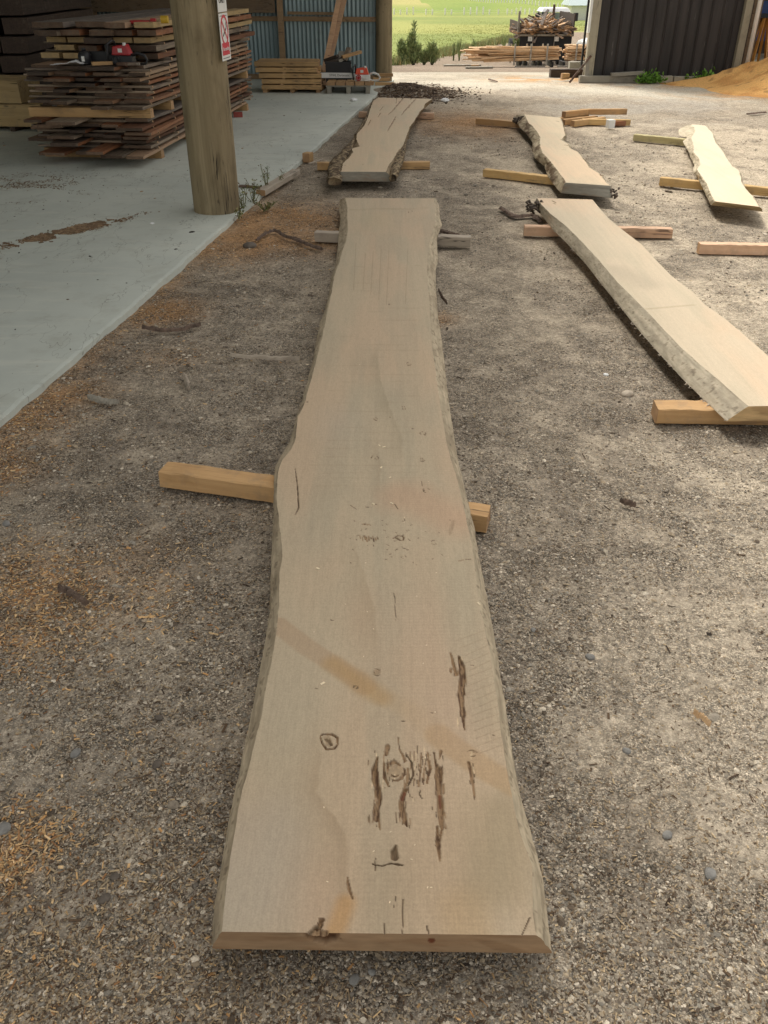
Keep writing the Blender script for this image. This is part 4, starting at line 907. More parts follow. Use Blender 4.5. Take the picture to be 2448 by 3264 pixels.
def upper(root, w, h):
    link('lettering', text_mesh('ONLY', .06, M['ink']), root, loc=(-.01, -.0015, -h/2 + .075), rot=(R(90), 0, 0))
    link('lettering', text_mesh('AUTHORISED', .034, M['ink']), root, loc=(0, -.0015, -h/2 + .17), rot=(R(90), 0, 0))
sign('safety_sign', 'white sign with black lettering, upper sign on the pole', zb + .004, zb + .34, upper)

# ------------------------------------------------------------------ big stack of drying boards
S0 = Vector((-2.36, 9.20, 0.022)); E1 = Vector((0.105, 0.9945, 0)); E2 = Vector((-0.9945, 0.105, 0))
def stk(u, v_, z): return S0 + E1 * u + E2 * v_ + Vector((0, 0, z))
rs = random.Random(21)
board_lib = {}
def rough_board_mesh(w, t, L_, wane, seed, mats):
    r_ = np.random.default_rng(seed); segs = 26; xs = np.linspace(-L_ / 2, L_ / 2, segs + 1)
    nn = np.random.default_rng(seed + 5).uniform(0, 50)
    wl_ = w / 2 + wane * (fbm(xs * 1.8 + nn, xs * 0, 3, seed) - .5) * 2; wr_ = w / 2 + wane * (fbm(xs * 1.8 + nn, xs * 0 + 9, 3, seed + 1) - .5) * 2
    V = []
    bow = r_.uniform(-.006, .004)
    for i, x in enumerate(xs):
        b0 = bow * (1 - (2 * x / L_) ** 2); k = min(.45, wane * 2)
        V += [(x, -wl_[i], b0), (x, wr_[i], b0), (x, wr_[i] - k * t * r_.uniform(.2, 1.2), t + b0), (x, -wl_[i] + k * t * r_.uniform(.2, 1.2), t + b0)]
    n = 4; k = np.arange(segs)[:, None, None] * n; j = np.arange(4)[None, :, None]; j2 = (np.arange(4) + 1)[None, :, None] % 4
    Fq = np.concatenate([k + j, k + j2, k + n + j2, k + n + j], 2).reshape(-1, 4)
    side = np.tile([0, 1, 0, 1], segs)
    caps = np.array([[3, 2, 1, 0], [segs * n + q for q in range(4)]])
    return np_mesh('rough_board', np.array(V), [Fq, caps], mats, False, midx=list(side) + [2, 2])
TONES = {'brown': (['board', 'board', 'board_end']), 'pale': (['board_pale', 'board_pale', 'board_end']), 'dark': (['board_dark', 'board', 'board_dark'])}
lib = []
for k_ in range(18):
    w = rs.choice([.17, .2, .23, .27, .3]); kind = ['brown', 'brown', 'pale', 'dark', 'brown', 'pale'][k_ % 6]; t = .027
    lib.append((w, t, kind, rough_board_mesh(w, t, 4.3, rs.choice([.004, .02, .03]), 300 + k_, [M[q] for q in TONES[kind]])))
lib_thick = []
for k_ in range(8):
    w = rs.choice([.2, .25, .32]); kind = ['brown', 'pale'][k_ % 2]
    lib_thick.append((w, .048, kind, rough_board_mesh(w, .048, 4.1, .02, 400 + k_, [M[q] for q in (['beam', 'beam', 'beam'] if k_ % 3 == 0 else TONES[kind])])))
ORD = ['first', 'second', 'third', 'fourth', 'fifth', 'sixth', 'seventh', 'eighth', 'ninth', 'tenth']
stick_me = beam_mesh(1.30, .03, .021, 900, [M['board_pale'], M['pine_end']], 6)
block_me = beam_mesh(1.28, .09, .088, 901, [M['sleeper'], M['pine_end']], 6)
def layer(z, n_lay, tier, libr, u0, vmax, jit, group, vshift=0.0):
    v_ = rs.uniform(-.03, .04) + vshift; k = 0; t = libr[0][1]
    while v_ < vmax:
        w, t, kind, me = rs.choice(libr)
        if v_ + w > vmax + .12: break
        u = u0 + rs.uniform(-jit, jit)
        if rs.random() < .15: u -= rs.uniform(0, .12)
        c_ = stk(u + 2.15, v_ + w / 2, z); ang = math.atan2(E1.y, E1.x) + rs.uniform(-.014, .014) + (math.pi if rs.random() < .5 else 0)
        o = link('rough_board', me, loc=c_, rot=(0, 0, ang))
        tag(o, f'{kind} rough board, {ORD[k]} from the right in the {ORD[n_lay]} layer of the {tier} pack', 'board', group)
        v_ += w + rs.uniform(.006, .08); k += 1
def sticks(z, n_lay, tier, rows, me, what, group, vm=.63, cat='stacking stick'):
    for r_i, u in enumerate(rows):
        o = link(what, me, loc=stk(u, vm + rs.uniform(-.03, .03), z), rot=(0, 0, math.atan2(E2.y, E2.x)))
        tag(o, f'thin spacer {ORD[r_i]} from the near end under the {ORD[n_lay]} layer of the {tier} pack' if what == 'spacer_stick' else f'square bearer {ORD[r_i]} from the near end beneath the {tier} pack of boards', cat, group)
z = 0.0
sticks(z, 0, 'bottom', [.25, 1.5, 2.8, 3.95], block_me, 'stack_bearer', 'bearers under the board packs', cat='bearer'); z += .09
for L_ in range(7):
    layer(z, L_, 'bottom', lib, -.02 - (.10 if L_ in (0, 1) else 0), 1.22, .28, 'boards in the bottom pack of the big stack', vshift=(.02 if L_ % 2 else 0)); z += .0275
    if L_ < 6: sticks(z, L_ + 1, 'bottom', [.1, .75, 1.4, 2.1, 2.9, 3.6, 4.1], stick_me, 'spacer_stick', 'spacers between the stacked boards'); z += .0215
z += .001
sticks(z, 0, 'middle', [.06, .7, 1.5, 2.8, 3.95], block_me, 'stack_bearer', 'bearers under the board packs', cat='bearer')
z += .089
for L_ in range(8):
    layer(z, L_, 'middle', lib, .02, 1.20, .16, 'boards in the middle pack of the big stack'); z += .0275
    if L_ < 7: sticks(z, L_ + 1, 'middle', [.12, .75, 1.4, 2.1, 2.9, 3.6, 4.1], stick_me, 'spacer_stick', 'spacers between the stacked boards'); z += .0215
shelf_z = z
z += .001
sticks(z, 0, 'top', [.75, 1.9, 3.0, 4.0], beam_mesh(1.4, .05, .03, 902, [M['board_pale'], M['pine_end']], 6), 'spacer_stick', 'spacers between the stacked boards'); z += .0305
for L_ in range(5):
    layer(z, L_, 'top', lib_thick, .38 if L_ < 3 else .28, 1.24, .12, 'thick boards in the top pack of the big stack'); z += .049
    if L_ < 4: sticks(z, L_ + 1, 'top', [.7, 1.5, 2.6, 3.8], stick_me, 'spacer_stick', 'spacers between the stacked boards'); z += .0215
top_z = z
# a second dark pile further back in the shed and two big beams
for q in range(7):
    for k in range(4):
        w = .3; c_ = Vector((-6.3 + k * .42 + rs.uniform(-.04, .04), 14.6 + rs.uniform(-.2, .2), .1 + q * .22))
        me = beam_mesh(3.6, .34, .19, 950 + q * 4 + k, [M['board_dark'], M['board_dark']], 6) if k == 0 else me
        o = link('dark_flitch', me, loc=c_, rot=(0, 0, R(2) + math.pi / 2 * 0 + rs.uniform(-.02, .02) + math.pi / 2))
        tag(o, f'dark flitch, {ORD[k]} from the left, {ORD[q]} course up in the back pile', 'timber', 'flitches piled in the dark back of the shed')
bm0 = P(95, 418, .022)
for q in range(2):
    for k in range(2):
        a_ = Vector((bm0.x - .02 * q + (.22 if (q, k) == (0, 0) else .02), bm0.y + .12 + k * .34, .022 + .05 + q * .262)); b_ = a_ + Vector((-2.6, .25, 0))
        beam('sawn_beam', ['lower', 'upper'][q] + ' big yellow sawn beam in the ' + ['near', 'far'][k] + ' row left of the big stack', 'beam', 'big sawn beams beside the stack', a_, b_, .31, .25, [M['beam'], M['beam']])
for k in range(3):
    a_ = Vector((bm0.x - .2 - k * 1.0, bm0.y - .02, .022)); beam('beam_bearer', 'small bearer under the big yellow beams, ' + ORD[k] + ' from the right', 'bearer', 'bearers under the yellow beams', a_, a_ + Vector((.07, .62, 0)), .06, .048, [M['board_dark'], M['board_dark']], segs=2)

# ------------------------------------------------------------------ things on the stack
def chainsaw(name, loc, rz, label, body, cover, bar_len=.5, text=False, sc_=1.0):
    root = empty(name, loc, label, 'chainsaw', rz=rz); root.scale = (sc_,) * 3
    # local: bar points to -X, handle to +X, seen from -Y
    b = MB(); out = []
    K = 10; bl = bar_len
    for k in range(K + 1):
        a = math.pi / 2 + math.pi * k / K; out.append((-.02 - bl + .045 * math.cos(a), .085 + .045 * math.sin(a)))
    out = [(.05, .12)] + [(.0, .128)] + out + [(.0, .042), (.05, .05)]
    b.prism(out, .006); g_ = b.build('guide_bar', M['signwhite'] if text else M['darksteel'], root)
    ch = MB(); pts = [Vector((x, 0, z_)) for x, z_ in out]
    for k in range(len(pts) - 1): ch.bar(pts[k], pts[k + 1], .009, .009)
    ch.build('chain', M['darksteel'], root)
    if text: link('lettering', text_mesh('STIHL Duromatic', .052, M['ink'], squash=.92), g_, loc=(-.20 - .02, -.0045, .085), rot=(R(90), 0, 0))
    b = MB(); b.box((.04, -.055, .0), (.30, .065, .10)); b.box((.06, -.07, .015), (.16, .05, .095)); b.build('engine_body', M[body], root, bevel=.012)
    b = MB(); b.add([(.05, -.05, .10), (.28, -.05, .10), (.28, .06, .10), (.05, .06, .10), (.07, -.04, .19), (.24, -.04, .215), (.24, .05, .215), (.07, .05, .19)], [(0, 3, 2, 1), (4, 5, 6, 7), (0, 1, 5, 4), (1, 2, 6, 5), (2, 3, 7, 6), (3, 0, 4, 7)])
    b.build('top_cover', M[cover], root, bevel=.01)
    b = MB(); b.tube([(.11 + .04 * math.cos(t), -.074, .055 + .04 * math.sin(t)) for t in np.linspace(0, 6.283, 17)], .008, 6, cap=False); b.prism([(.11 + .026 * math.cos(t), .055 + .026 * math.sin(t)) for t in np.linspace(0, 6.28, 13)[:-1]], .16, Matrix.Translation((0, 0.0, 0))); b.build('starter_cover', M['red' if text else 'black_plastic'], root)
    b = MB(); b.tube([(.02, -.07, .02), (.015, -.08, .12), (.02, -.06, .21), (.05, 0, .245), (.05, .07, .235), (.04, .085, .10)], .012, 8); b.build('front_handle', M['black_plastic'], root, True)
    b = MB(); b.tube([(.28, 0, .10), (.36, 0, .125), (.44, 0, .10), (.47, 0, .05), (.44, 0, .015), (.34, 0, .01), (.28, 0, .03)], [.018, .017, .016, .014, .012, .012, .014], 8); b.build('rear_handle', M[body], root, True)
    b = MB(); b.prism([(.0, .10), (-.025, .20), (-.01, .21), (.02, .11)], .09); b.build('hand_guard', M['black_plastic'], root)
    b = MB(); b.tube([(.22, -.03, .20), (.22, -.03, .23)], .02, 10); b.box((.14, -.052, .13), (.19, -.046, .17)); b.build('fuel_cap', M['white_plastic'], root)
    return root
c1_ = Q(395, 208, 9.45); 
chainsaw('chainsaw', (c1_.x - .12, 9.42, shelf_z + .026), R(-12), 'red and black chainsaw lying on the ledge of the big board stack', 'black_plastic', 'red', .22, False, .85)
# angle: a black helmet-like canister, crumpled white sheet, orange pack
def lathe(name, prof, mat, parent=None, loc=(0, 0, 0), n=20, rot=None):
    b = MB(); k = len(prof)
    for r_, z_ in prof:
        for j in range(n): b.v.append(Vector((r_ * math.cos(6.28318 * j / n), r_ * math.sin(6.28318 * j / n), z_)))
    for i in range(k - 1):
        for j in range(n): b.f.append([i * n + j, i * n + (j + 1) % n, (i + 1) * n + (j + 1) % n, (i + 1) * n + j]); b.m.append(0)
    b.f.append(list(range(n))[::-1]); b.m.append(0); b.f.append([(k - 1) * n + j for j in range(n)]); b.m.append(0)
    return b.build(name, mat, parent, True, loc, rot)
cc = Q(272, 205, 9.4)
can = empty('black_canister', (cc.x, 9.42, shelf_z + .028), 'small black canister with a white mark left of the red chainsaw', 'canister')
lathe('body', [(.05, 0), (.062, .01), (.064, .08), (.05, .11), (.02, .12)], M['black_plastic'], can); lathe('cap', [(.022, .12), (.022, .14), (.018, .145)], M['black_plastic'], can)
b = MB(); b.box((-.015, -.0655, .03), (.015, -.0645, .075)); b.build('label_patch', M['white_plastic'], can)
# crumpled clear/white sheet
n_ = 16; gxx, gyy = np.meshgrid(np.linspace(-.17, .17, n_ * 2), np.linspace(-.11, .11, n_)); hz = .05 * fbm(gxx * 9, gyy * 9, 3, 7) * np.exp(-((gxx - .07) / .1) ** 2) + .012 * fbm(gxx * 30, gyy * 30, 2, 8)
ii = np.arange(gxx.size).reshape(gxx.shape)
sh = link('crumpled_sheet', np_mesh('crumpled_sheet', np.stack([gxx, gyy, hz], -1).reshape(-1, 3), np.stack([ii[:-1, :-1], ii[:-1, 1:], ii[1:, 1:], ii[1:, :-1]], -1).reshape(-1, 4), M['paper'], True), loc=(Q(230, 215, 9.4).x, 9.36, shelf_z + .03))
tag(sh, 'crumpled white sheet lying on the ledge of the board stack', 'sheet')
c2 = Q(445, 58, 9.7)
o = MB().box((-.11, -.04, 0), (.09, .05, .028)).box((.095, -.03, .0), (.15, .03, .045)).build('tape_measure', M['red'], None, loc=(c2.x, 9.75, top_z + .004), bevel=.008); tag(o, 'flat red tool lying on top of the big stack', 'tool')
o = MB().tube([(-.035, 0, .035), (.035, 0, .035)], .035, 14).build('tape_roll', plain('yellow_plastic', (.6, .38, .03), .5), None, loc=(c2.x + .24, 9.74, top_z + .004)); tag(o, 'small yellow reel lying on top of the big stack beside the red tool', 'reel')
o = MB().box((-.10, -.02, 0), (.10, .02, .03)).build('wooden_offcut', M['pine'], None, loc=(Q(330, 212, 9.35).x, 9.32, shelf_z + .03), rot=(0, 0, .5)); tag(o, 'short pale offcut on the ledge between the white sheet and the chainsaw', 'offcut')
o = MB().box((-.11, -.03, 0), (.11, .03, .025)).build('red_case', M['rust'], None, loc=(Q(415, 212, 9.35).x, 9.30, shelf_z + .03), rot=(0, 0, .05)); tag(o, 'flat rusty red case on the ledge just below the chainsaw', 'case')

# ------------------------------------------------------------------ sleepers stacked by the back wall
sl = P(825, 303, .022); sr = P(1030, 300, .022); SY = 15.3
sx0, sx1 = Q(835, 280, SY).x, Q(1025, 280, SY).x
for k in range(3):
    x_ = [sx0 + .5, sx1 - .06, sx0 + .05][k]
    beam('sleeper_bearer', ['middle', 'right', 'left'][k] + ' short bearer on the floor under the sleeper stack', 'bearer', 'bearers under the sleepers', (x_, SY - .03, .022), (x_ + .06, SY + .62, .022), .07, .05, [M['sleeper'], M['pine_end']], segs=3)
for q in range(5):
    for k in range(3):
        o_ = [0, .0, -.03, -.06, -.08][q]; zz = .072 + q * .0835
        a_ = (sx0 + o_ + rs.uniform(-.015, .015), SY + .04 + k * .225, zz); b_ = (sx1 + o_ * .5 + rs.uniform(-.03, .03), SY + .04 + k * .225 - .03, zz)
        beam('sleeper', f'orange sleeper, {ORD[k]} row from the front, {ORD[q]} course up, by the shed wall', 'sleeper', 'sleepers stacked by the shed wall', a_, b_, .20, .067, [M['sleeper'], M['pine_end']], segs=8)
    if q < 4:
        for k in range(2):
            x_ = sx0 + .3 + k * .62 + rs.uniform(-.1, .1)
            beam('spacer_block', f'small spacer block, {["left", "right"][k]} one above the {ORD[q]} course of sleepers', 'spacer', 'spacers between the sleepers', (x_, SY - .07, zz + .067), (x_, SY + .6, zz + .067), .045, .0155, [M['sleeper'], M['pine_end']], segs=2)

# planks leaning on the wall
for k, (bx, by, tx, ty, ww) in enumerate(((1022, 262, 1080, 0, .085), (1034, 262, 1098, 0, .075), (1029, 258, 1086, 0, .05))):
    a_ = Q(bx, by, 16.2 + .1 * k); a_.z = .03; t_ = Q(tx, ty, 16.72); d_ = (t_ - a_); b_ = a_ + d_ * 1.7
    b_.y = min(b_.y, 17.0); b_ = a_ + d_ * ((16.93 - .05 * k - a_.y) / d_.y) if d_.y * 1.7 + a_.y > 16.95 else b_
    bb = MB(); bb.bar((0, 0, 0), b_ - a_, ww, .03, up=(0, 1, 0)); o = bb.build('leaning_plank', M['lean'], None, loc=a_)
    tag(o, ['left and darker', 'right and widest', 'narrow middle'][k] + ' plank leaning on the corrugated wall', 'plank', 'planks leaning on the wall')

# ------------------------------------------------------------------ pallet with chainsaw, crate and offcuts
pl = P(1042, 303, .022); PY = 15.12
px0, px1 = Q(1042, 300, PY).x, Q(1180, 300, PY).x
pal = empty('pallet', ((px0 + px1) / 2, PY + .5, .022), 'grey wooden pallet carrying the orange and white chainsaw', 'pallet')
W_ = px1 - px0
for k in range(3):
    b = MB(); x_ = -W_ / 2 + .04 + k * (W_ - .08) / 2; b.box((x_ - .035, -.5, 0), (x_ + .035, .5, .10)); b.build('runner', M['greywood'], pal, bevel=.003)
for k in range(7):
    b = MB(); y_ = -.49 + k * .155; b.box((-W_ / 2, y_, .101), (W_ / 2, y_ + .11, .12)); b.build('deck_board', M['greywood'], pal)
zz = .022 + .121
for k in range(5):
    x_ = px0 + .07 + k * .155; beam('offcut_block', f'pale sawn block lying on the pallet front, {ORD[k]} from the left', 'block', 'blocks on the pallet', (x_, PY - .0, zz), (x_ + .01, PY + .34, zz), .135 + .01 * (k % 2), .05, [M['pine'], M['pine_end']], segs=3)
chainsaw('chainsaw', (Q(1118, 255, PY + .16).x + .03, PY + .13, zz + .052), R(-3), 'orange and white chainsaw with a long lettered bar on the pallet by the wall', 'white_plastic', 'orange', .50, True, .96)
# black crate
cr = empty('plastic_crate', (Q(1080, 240, PY + .62).x, PY + .62, zz), 'black plastic crate behind the chainsaw on the pallet', 'crate')
b = MB()
for (a_, b_) in (((-.21, -.15, 0), (.21, .15, .01)), ((-.21, -.15, .01), (.21, -.14, .30)), ((-.21, .14, .01), (.21, .15, .30)), ((-.21, -.139, .01), (-.20, .139, .30)), ((.20, -.139, .01), (.21, .139, .30))): b.box(a_, b_)
b.build('shell', M['black_plastic'], cr)
b = MB(); b.box((-.22, -.16, .27), (.22, -.151, .30)); b.box((-.22, -.16, .13), (.22, -.151, .15)); b.build('rim', M['black_plastic'], cr)
cz = zz + .30
c_ = cr.location
for k, (dx, dy, L_, an, ht, tl, mt) in enumerate(((-.05, -.05, .30, .2, .012, .25, 'board_dark'), (.10, 0, .28, .6, .05, .35, 'greywood'), (.22, -.02, .34, .35, .10, .20, 'pine'), (.02, .05, .24, 1.2, .05, .7, 'greywood'), (.14, .05, .22, .9, .10, .9, 'board_pale'), (-.12, .05, .25, -.4, .04, .3, 'board_dark'))):
    b = MB(); b.bar((-L_ / 2, 0, 0), (L_ / 2, 0, 0), .09, .045); o = b.build('offcut', M[mt], None, loc=(c_.x + dx, c_.y + dy, cz + ht), rot=(0, -tl, an), bevel=.004)
    tag(o, ['dark flat offcut low on the black crate', 'grey offcut tilted on the black crate', 'yellow squared offcut sticking out right of the crate', 'grey offcut standing steeply behind the crate', 'pale offcut standing upright on the crate', 'dark offcut at the left rim of the crate'][k], 'offcut', 'offcuts on the black crate')
# small timber frames on the floor left of the far pole
for k, (x_, y_, L_) in enumerate(((1196, 262, .34), (1190, 255, .30), (1206, 248, .26))):
    p_ = P(x_, y_, .022); p_.y = 16.35 + k * .16; p_.x = Q(x_, y_, p_.y).x
    beam('short_batten', ['front', 'middle', 'back'][k] + ' short pale batten stacked beside the far pole', 'batten', 'short battens by the far pole', (p_.x, p_.y, .022 + k * .055), (p_.x + L_, p_.y - .02, .022 + k * .055), .05, .05, [M['pine'], M['pine_end']], segs=3)

# ------------------------------------------------------------------ small timber near the slabs
def block(x, y, L_, w, h, rz, mat, label, name='timber_offcut', cat='offcut', z=0.0, end='pine_end', group=None):
    p_ = P(x, y, 0); p_.z = float(ground_z(p_.x, p_.y)) + .012 + z
    d_ = Vector((math.cos(rz), math.sin(rz), 0)) * L_ / 2
    return beam(name, label, cat, group, p_ - d_, p_ + d_, w, h, [M[mat], M[end]], segs=4)
a_ = P(832, 628, 0); b_ = P(945, 566, 0); a_.z = b_.z = .0; beam('timber_offcut', 'pale offcut leaning along the concrete edge beside the weeds', 'offcut', None, a_ + Vector((0, 0, .01)), b_ + Vector((0, 0, .028)), .085, .05, [M['pine_grey'], M['pine_end']], segs=8)
block(982, 512, .10, .08, .09, 1.2, 'sleeper', 'small orange block standing at the concrete edge')
beam('white_batten', 'thin white batten lying between the orange block and bark slab', 'batten', None, P(985, 522, .01), P(1030, 508, .01), .015, .01, [M['pine_grey'], M['pine_grey']], segs=3)
for k, (x, y, L_, an, zz_, mt, lab) in enumerate(((1795, 389, .6, .62, 0, 'pine', 'leftmost pale bearer in the small pile behind the zigzag slab'), (1822, 393, .6, .60, 0, 'pine', 'second bearer from the left in the small pile'), (1849, 397, .6, .64, 0, 'sleeper', 'third bearer from the left in the small pile'),
        (1812, 388, .5, .60, .072, 'pine', 'bearer lying on top of the left bearers in the small pile'), (1905, 398, .62, -.10, 0, 'pine_yellow', 'right bearer of the pile lying across the front'), (1895, 384, .62, .05, .072, 'pine', 'top bearer lying across the small pile'))):
    block(x + 25, y, L_, .07, .07, an, mt, lab, 'bearer', 'bearer', zz_, group='bearers heaped behind the zigzag slab')
p_ = P(1946, 408, .0); b = MB(); b.box((-.06, -.05, 0), (.03, .03, .10)); o = b.build('painted_block', M['white'], None, loc=(p_.x, p_.y, .0), rot=(0, 0, .3), bevel=.003); tag(o, 'small block with a white painted face at the right end of the bearer pile', 'block')
block(1968, 400, .20, .07, .06, .25, 'board', 'dark short block behind the white painted block')

# bark strips, stones and sticks on the yard
def bark_piece(pts, w, label, mat='barkchip', th=.012, name='bark_strip', grp='strips of bark and wood on the ground'):
    W = [P(x, y, 0) for x, y in pts]; n = 26; xs = np.linspace(0, 1, n); k = np.linspace(0, 1, len(W))
    X_ = np.interp(xs, k, [p.x for p in W]); Y_ = np.interp(xs, k, [p.y for p in W]); ctr = (X_.mean(), Y_.mean()); _seed[0] += 1; sd_ = _seed[0]
    V = []
    for i in range(n):
        t = xs[i]; d = Vector((X_[min(i + 1, n - 1)] - X_[max(i - 1, 0)], Y_[min(i + 1, n - 1)] - Y_[max(i - 1, 0)], 0)).normalized(); nn = Vector((-d.y, d.x, 0))
        ww = w * (0.35 + .65 * math.sin(math.pi * min(1, max(0, t * .9 + .05))) ** .5) * (0.75 + .6 * float(fbm(np.array(t * 9), np.array(sd_ * 1.7), 2, sd_)))
        gz = float(ground_z(X_[i], Y_[i])) + .014; lift = th * (.4 + 1.4 * float(fbm(np.array(t * 4), np.array(sd_ * .7), 2, 3)))
        for s_, zz_ in ((-1, 0), (-.6, th), (.1, th * 1.5), (.7, th), (1, 0)):
            s_ += rs.uniform(-.28, .28); zz_ += rs.uniform(-.3, .4) * th if zz_ else 0
            p = Vector((X_[i] - ctr[0], Y_[i] - ctr[1], 0)) + nn * s_ * ww / 2; V.append((p.x, p.y, gz + zz_ + lift * .5))
    F = []
    for i in range(n - 1):
        for j in range(4): F.append([i * 5 + j, (i + 1) * 5 + j, (i + 1) * 5 + j + 1, i * 5 + j + 1])
        F.append([i * 5, i * 5 + 4, (i + 1) * 5 + 4, (i + 1) * 5])
    o = link(name, np_mesh(name, np.array(V), [np.array(F), np.array([[4, 3, 2, 1, 0], [(n - 1) * 5 + q for q in range(5)]])], M[mat]), loc=(ctr[0], ctr[1], 0))
    return tag(o, label, 'bark' if 'bark' in name else 'stick', grp)
bark_piece([(818,772),(850,752),(876,742),(905,760),(960,775)], .02, 'long bent dark bark strip in the orange chips beside the longest slab')
bark_piece([(930,768),(960,778),(1000,792),(1026,800)], .03, 'dark split bark strip ending near the far left bearer of the longest slab')
bark_piece([(1400,738),(1425,745),(1462,756)], .05, 'dark bark strip behind the far grey bearer, right side')
bark_piece([(455,1050),(520,1062),(585,1056),(640,1040)], .022, 'curved brown bark strip at the foot of a chip heap by the concrete')
bark_piece([(735,1140),(800,1146),(880,1152),(955,1148)], .018, 'straight grey bark strip left of the longest slab', 'pine_grey')
bark_piece([(285,1274),(330,1288),(380,1292)], .035, 'short flaky bark piece near the concrete edge', 'greywood')
bark_piece([(585,1200),(597,1225),(602,1250)], .02, 'small splinter pointing at the camera between chips', 'pine_grey')
bark_piece([(190,1880),(235,1905),(280,1935)], .022, 'brown splinter in the orange chips at the left edge')
bark_piece([(1595,668),(1640,692),(1700,688),(1725,712)], .05, 'torn bark flake under the far corner of the thick right slab')
bark_piece([(1398,930),(1410,955),(1425,975)], .01, 'thin dark twig beside the right edge of the longest slab', name='twig')
bark_piece([(1975,1605),(1995,1612),(2025,1622)], .015, 'small dark twig on the gravel at right', name='twig')
bark_piece([(2205,2290),(2232,2305),(2258,2330)], .008, 'pale forked splinter on the gravel at lower right', 'fresh', name='twig')
bark_piece([(2380,368),(2410,366),(2440,362)], .05, 'dark stick lying on the road near the sawdust heap', name='twig')
bark_piece([(1558,250),(1585,262)], .04, 'dark stick on the road beyond the mound', name='twig')
bark_piece([(60,790),(130,770),(215,745)], .02, 'thin dark stick on the concrete floor', name='twig')
def stone_mesh(seed, r_):
    rr = np.random.default_rng(seed); th, ph = np.meshgrid(np.linspace(0, 2 * np.pi, 15)[:-1], np.linspace(0.0, np.pi, 8)[1:-1])
    rad = r_ * (0.75 + .5 * fbm(np.cos(th) * 1.3 + seed, np.sin(th) * 1.3 + ph * 1.2, 3, seed))
    V = np.stack([rad * np.sin(ph) * np.cos(th) * 1.2, rad * np.sin(ph) * np.sin(th), rad * np.cos(ph) * .6], -1).reshape(-1, 3); V = np.concatenate([V, [[0, 0, r_ * .6], [0, 0, -r_ * .6]]])
    i = np.arange(6 * 14).reshape(6, 14); j = np.roll(i, -1, 1); Fq = np.stack([i[:-1], i[1:], j[1:], j[:-1]], -1).reshape(-1, 4)
    F3 = np.concatenate([np.stack([np.full(14, 84), i[0], j[0]], 1), np.stack([np.full(14, 85), j[-1], i[-1]], 1)])
    return V, Fq, F3
for k, (x, y, r_, mt, lab) in enumerate(((795,782,.045,'stone_dark','dark stone beside the bent bark strip'), (2266,2780,.013,'stone','smooth blue grey stone at the lower right'), (2000,2385,.010,'stone','small greenish stone on the gravel right of the slab'), (2130,2655,.011,'stone','flat pale stone half sunk in the gravel at right'),
        (12,2640,.016,'stone','blue grey stone cut by the left edge of the picture'), (365,2790,.010,'stone_dark','small dark pebble among pale gravel at lower left'), (500,2435,.012,'stone_dark','brown pebble left of the slab knot'), (505,2282,.010,'stone_dark','little dark pebble further left of the slab'),
        (1130,3115,.010,'stone','grey stone half buried in front of the slab end'), (1185,3092,.007,'stone','small bluish stone beside the grey one before the slab end'), (2000,1248,.026,'pine_grey','squarish pale lump lying on the gravel left of the thick slab'), (1700,2000,.008,'stone','tiny pale pebble right of the slab'),
        (1880,2090,.012,'stone','pale pebble on the dusty gravel at right'), (240,2395,.013,'stone','pale flat pebble in the left gravel'), (1932,1187,.012,'paper','small white pebble left of the thick slab'), (330,2860,.012,'stone_dark','dark red pebble at the lower left'), (15,1655,.015,'stone','blue grey stone at the left picture edge'))):
    V, F4, F3 = stone_mesh(k + 3, r_); p_ = P(x, y, 0); p_.z = float(ground_z(p_.x, p_.y)) + r_ * .18 + .012 * 0
    o = link('stone', np_mesh('stone', V, [F4, F3], M[mt], True), loc=p_, rot=(0, 0, k * 1.3)); tag(o, lab, 'stone', 'single stones on the gravel')
# white rags/plastic bits
def crumple(x, y, r_, label, z_=0.0, name='paper_scrap'):
    V, F4, F3 = stone_mesh(int(x), r_); V = V * (1 + .5 * (fbm(V[:, 0] * 90, V[:, 1] * 90 + V[:, 2] * 50, 2, 4)[:, None] - .5)); V[:, 2] *= .8
    p_ = P(x, y, z_); p_.z = (z_ or float(ground_z(p_.x, p_.y))) + r_ * .35
    tag(link(name, np_mesh(name, V, [F4, F3], M['paper']), loc=p_), label, 'paper')
crumple(1127, 322, .05, 'crumpled white paper on the concrete before the pallet', .022)
crumple(1420, 322, .06, 'crumpled white plastic on the dirt near the mound')
crumple(485, 714, .015, 'tiny white scrap on the concrete near the pole', .022)

# ------------------------------------------------------------------ black shed on the right
BY = 17.3
bx0 = Q(1892, 200, BY).x; bx1 = Q(2334, 200, BY).x
M['blackiron'] = None
m, nt, N, L, bs = nodes('black_cladding')
n = noise(nt, coord(nt, (5, 5, 0.45)), 1.6, 5); c = mixc(nt, lin(36, 32, 30), lin(60, 54, 51), fac=mapr(nt, n, 0.35, 0.7))
n2 = noise(nt, coord(nt, (16, 16, 1.2)), 1.0, 4, .6); c = mixc(nt, c, lin(150, 148, 142), fac=mapr(nt, n2, 0.67, 0.73, 0, 0.55))
L.new(c, bs.inputs['Base Color']); bs.inputs['Roughness'].default_value = 0.65; M['blackiron'] = m
bsh = empty('black_shed', ((bx0 + bx1) / 2, BY, 0), 'black clad shed with grey corner posts at the right of the yard', 'shed')
under(bsh, link('wall', corrugated('wall', Vector((bx0, BY, 0)), Vector((1, 0, 0)), bx1 - bx0, 0.07, 4.6, M['blackiron'], pitch=.20, amp=.028, nrm=Vector((0, -1, 0)), prof='rib', per=30)))
b = MB(); b.add([(bx0 - .0, BY + .06, -.4), (bx0 + 3.4, BY + 9, -.9), (bx0 + 3.4, BY + 9, 4.6), (bx0 - .0, BY + .06, 4.6)], [(0, 1, 2, 3)]); under(bsh, b.build('side_wall', M['blackiron']))
pw = Q(1911, 120, BY).x - Q(1892, 120, BY).x
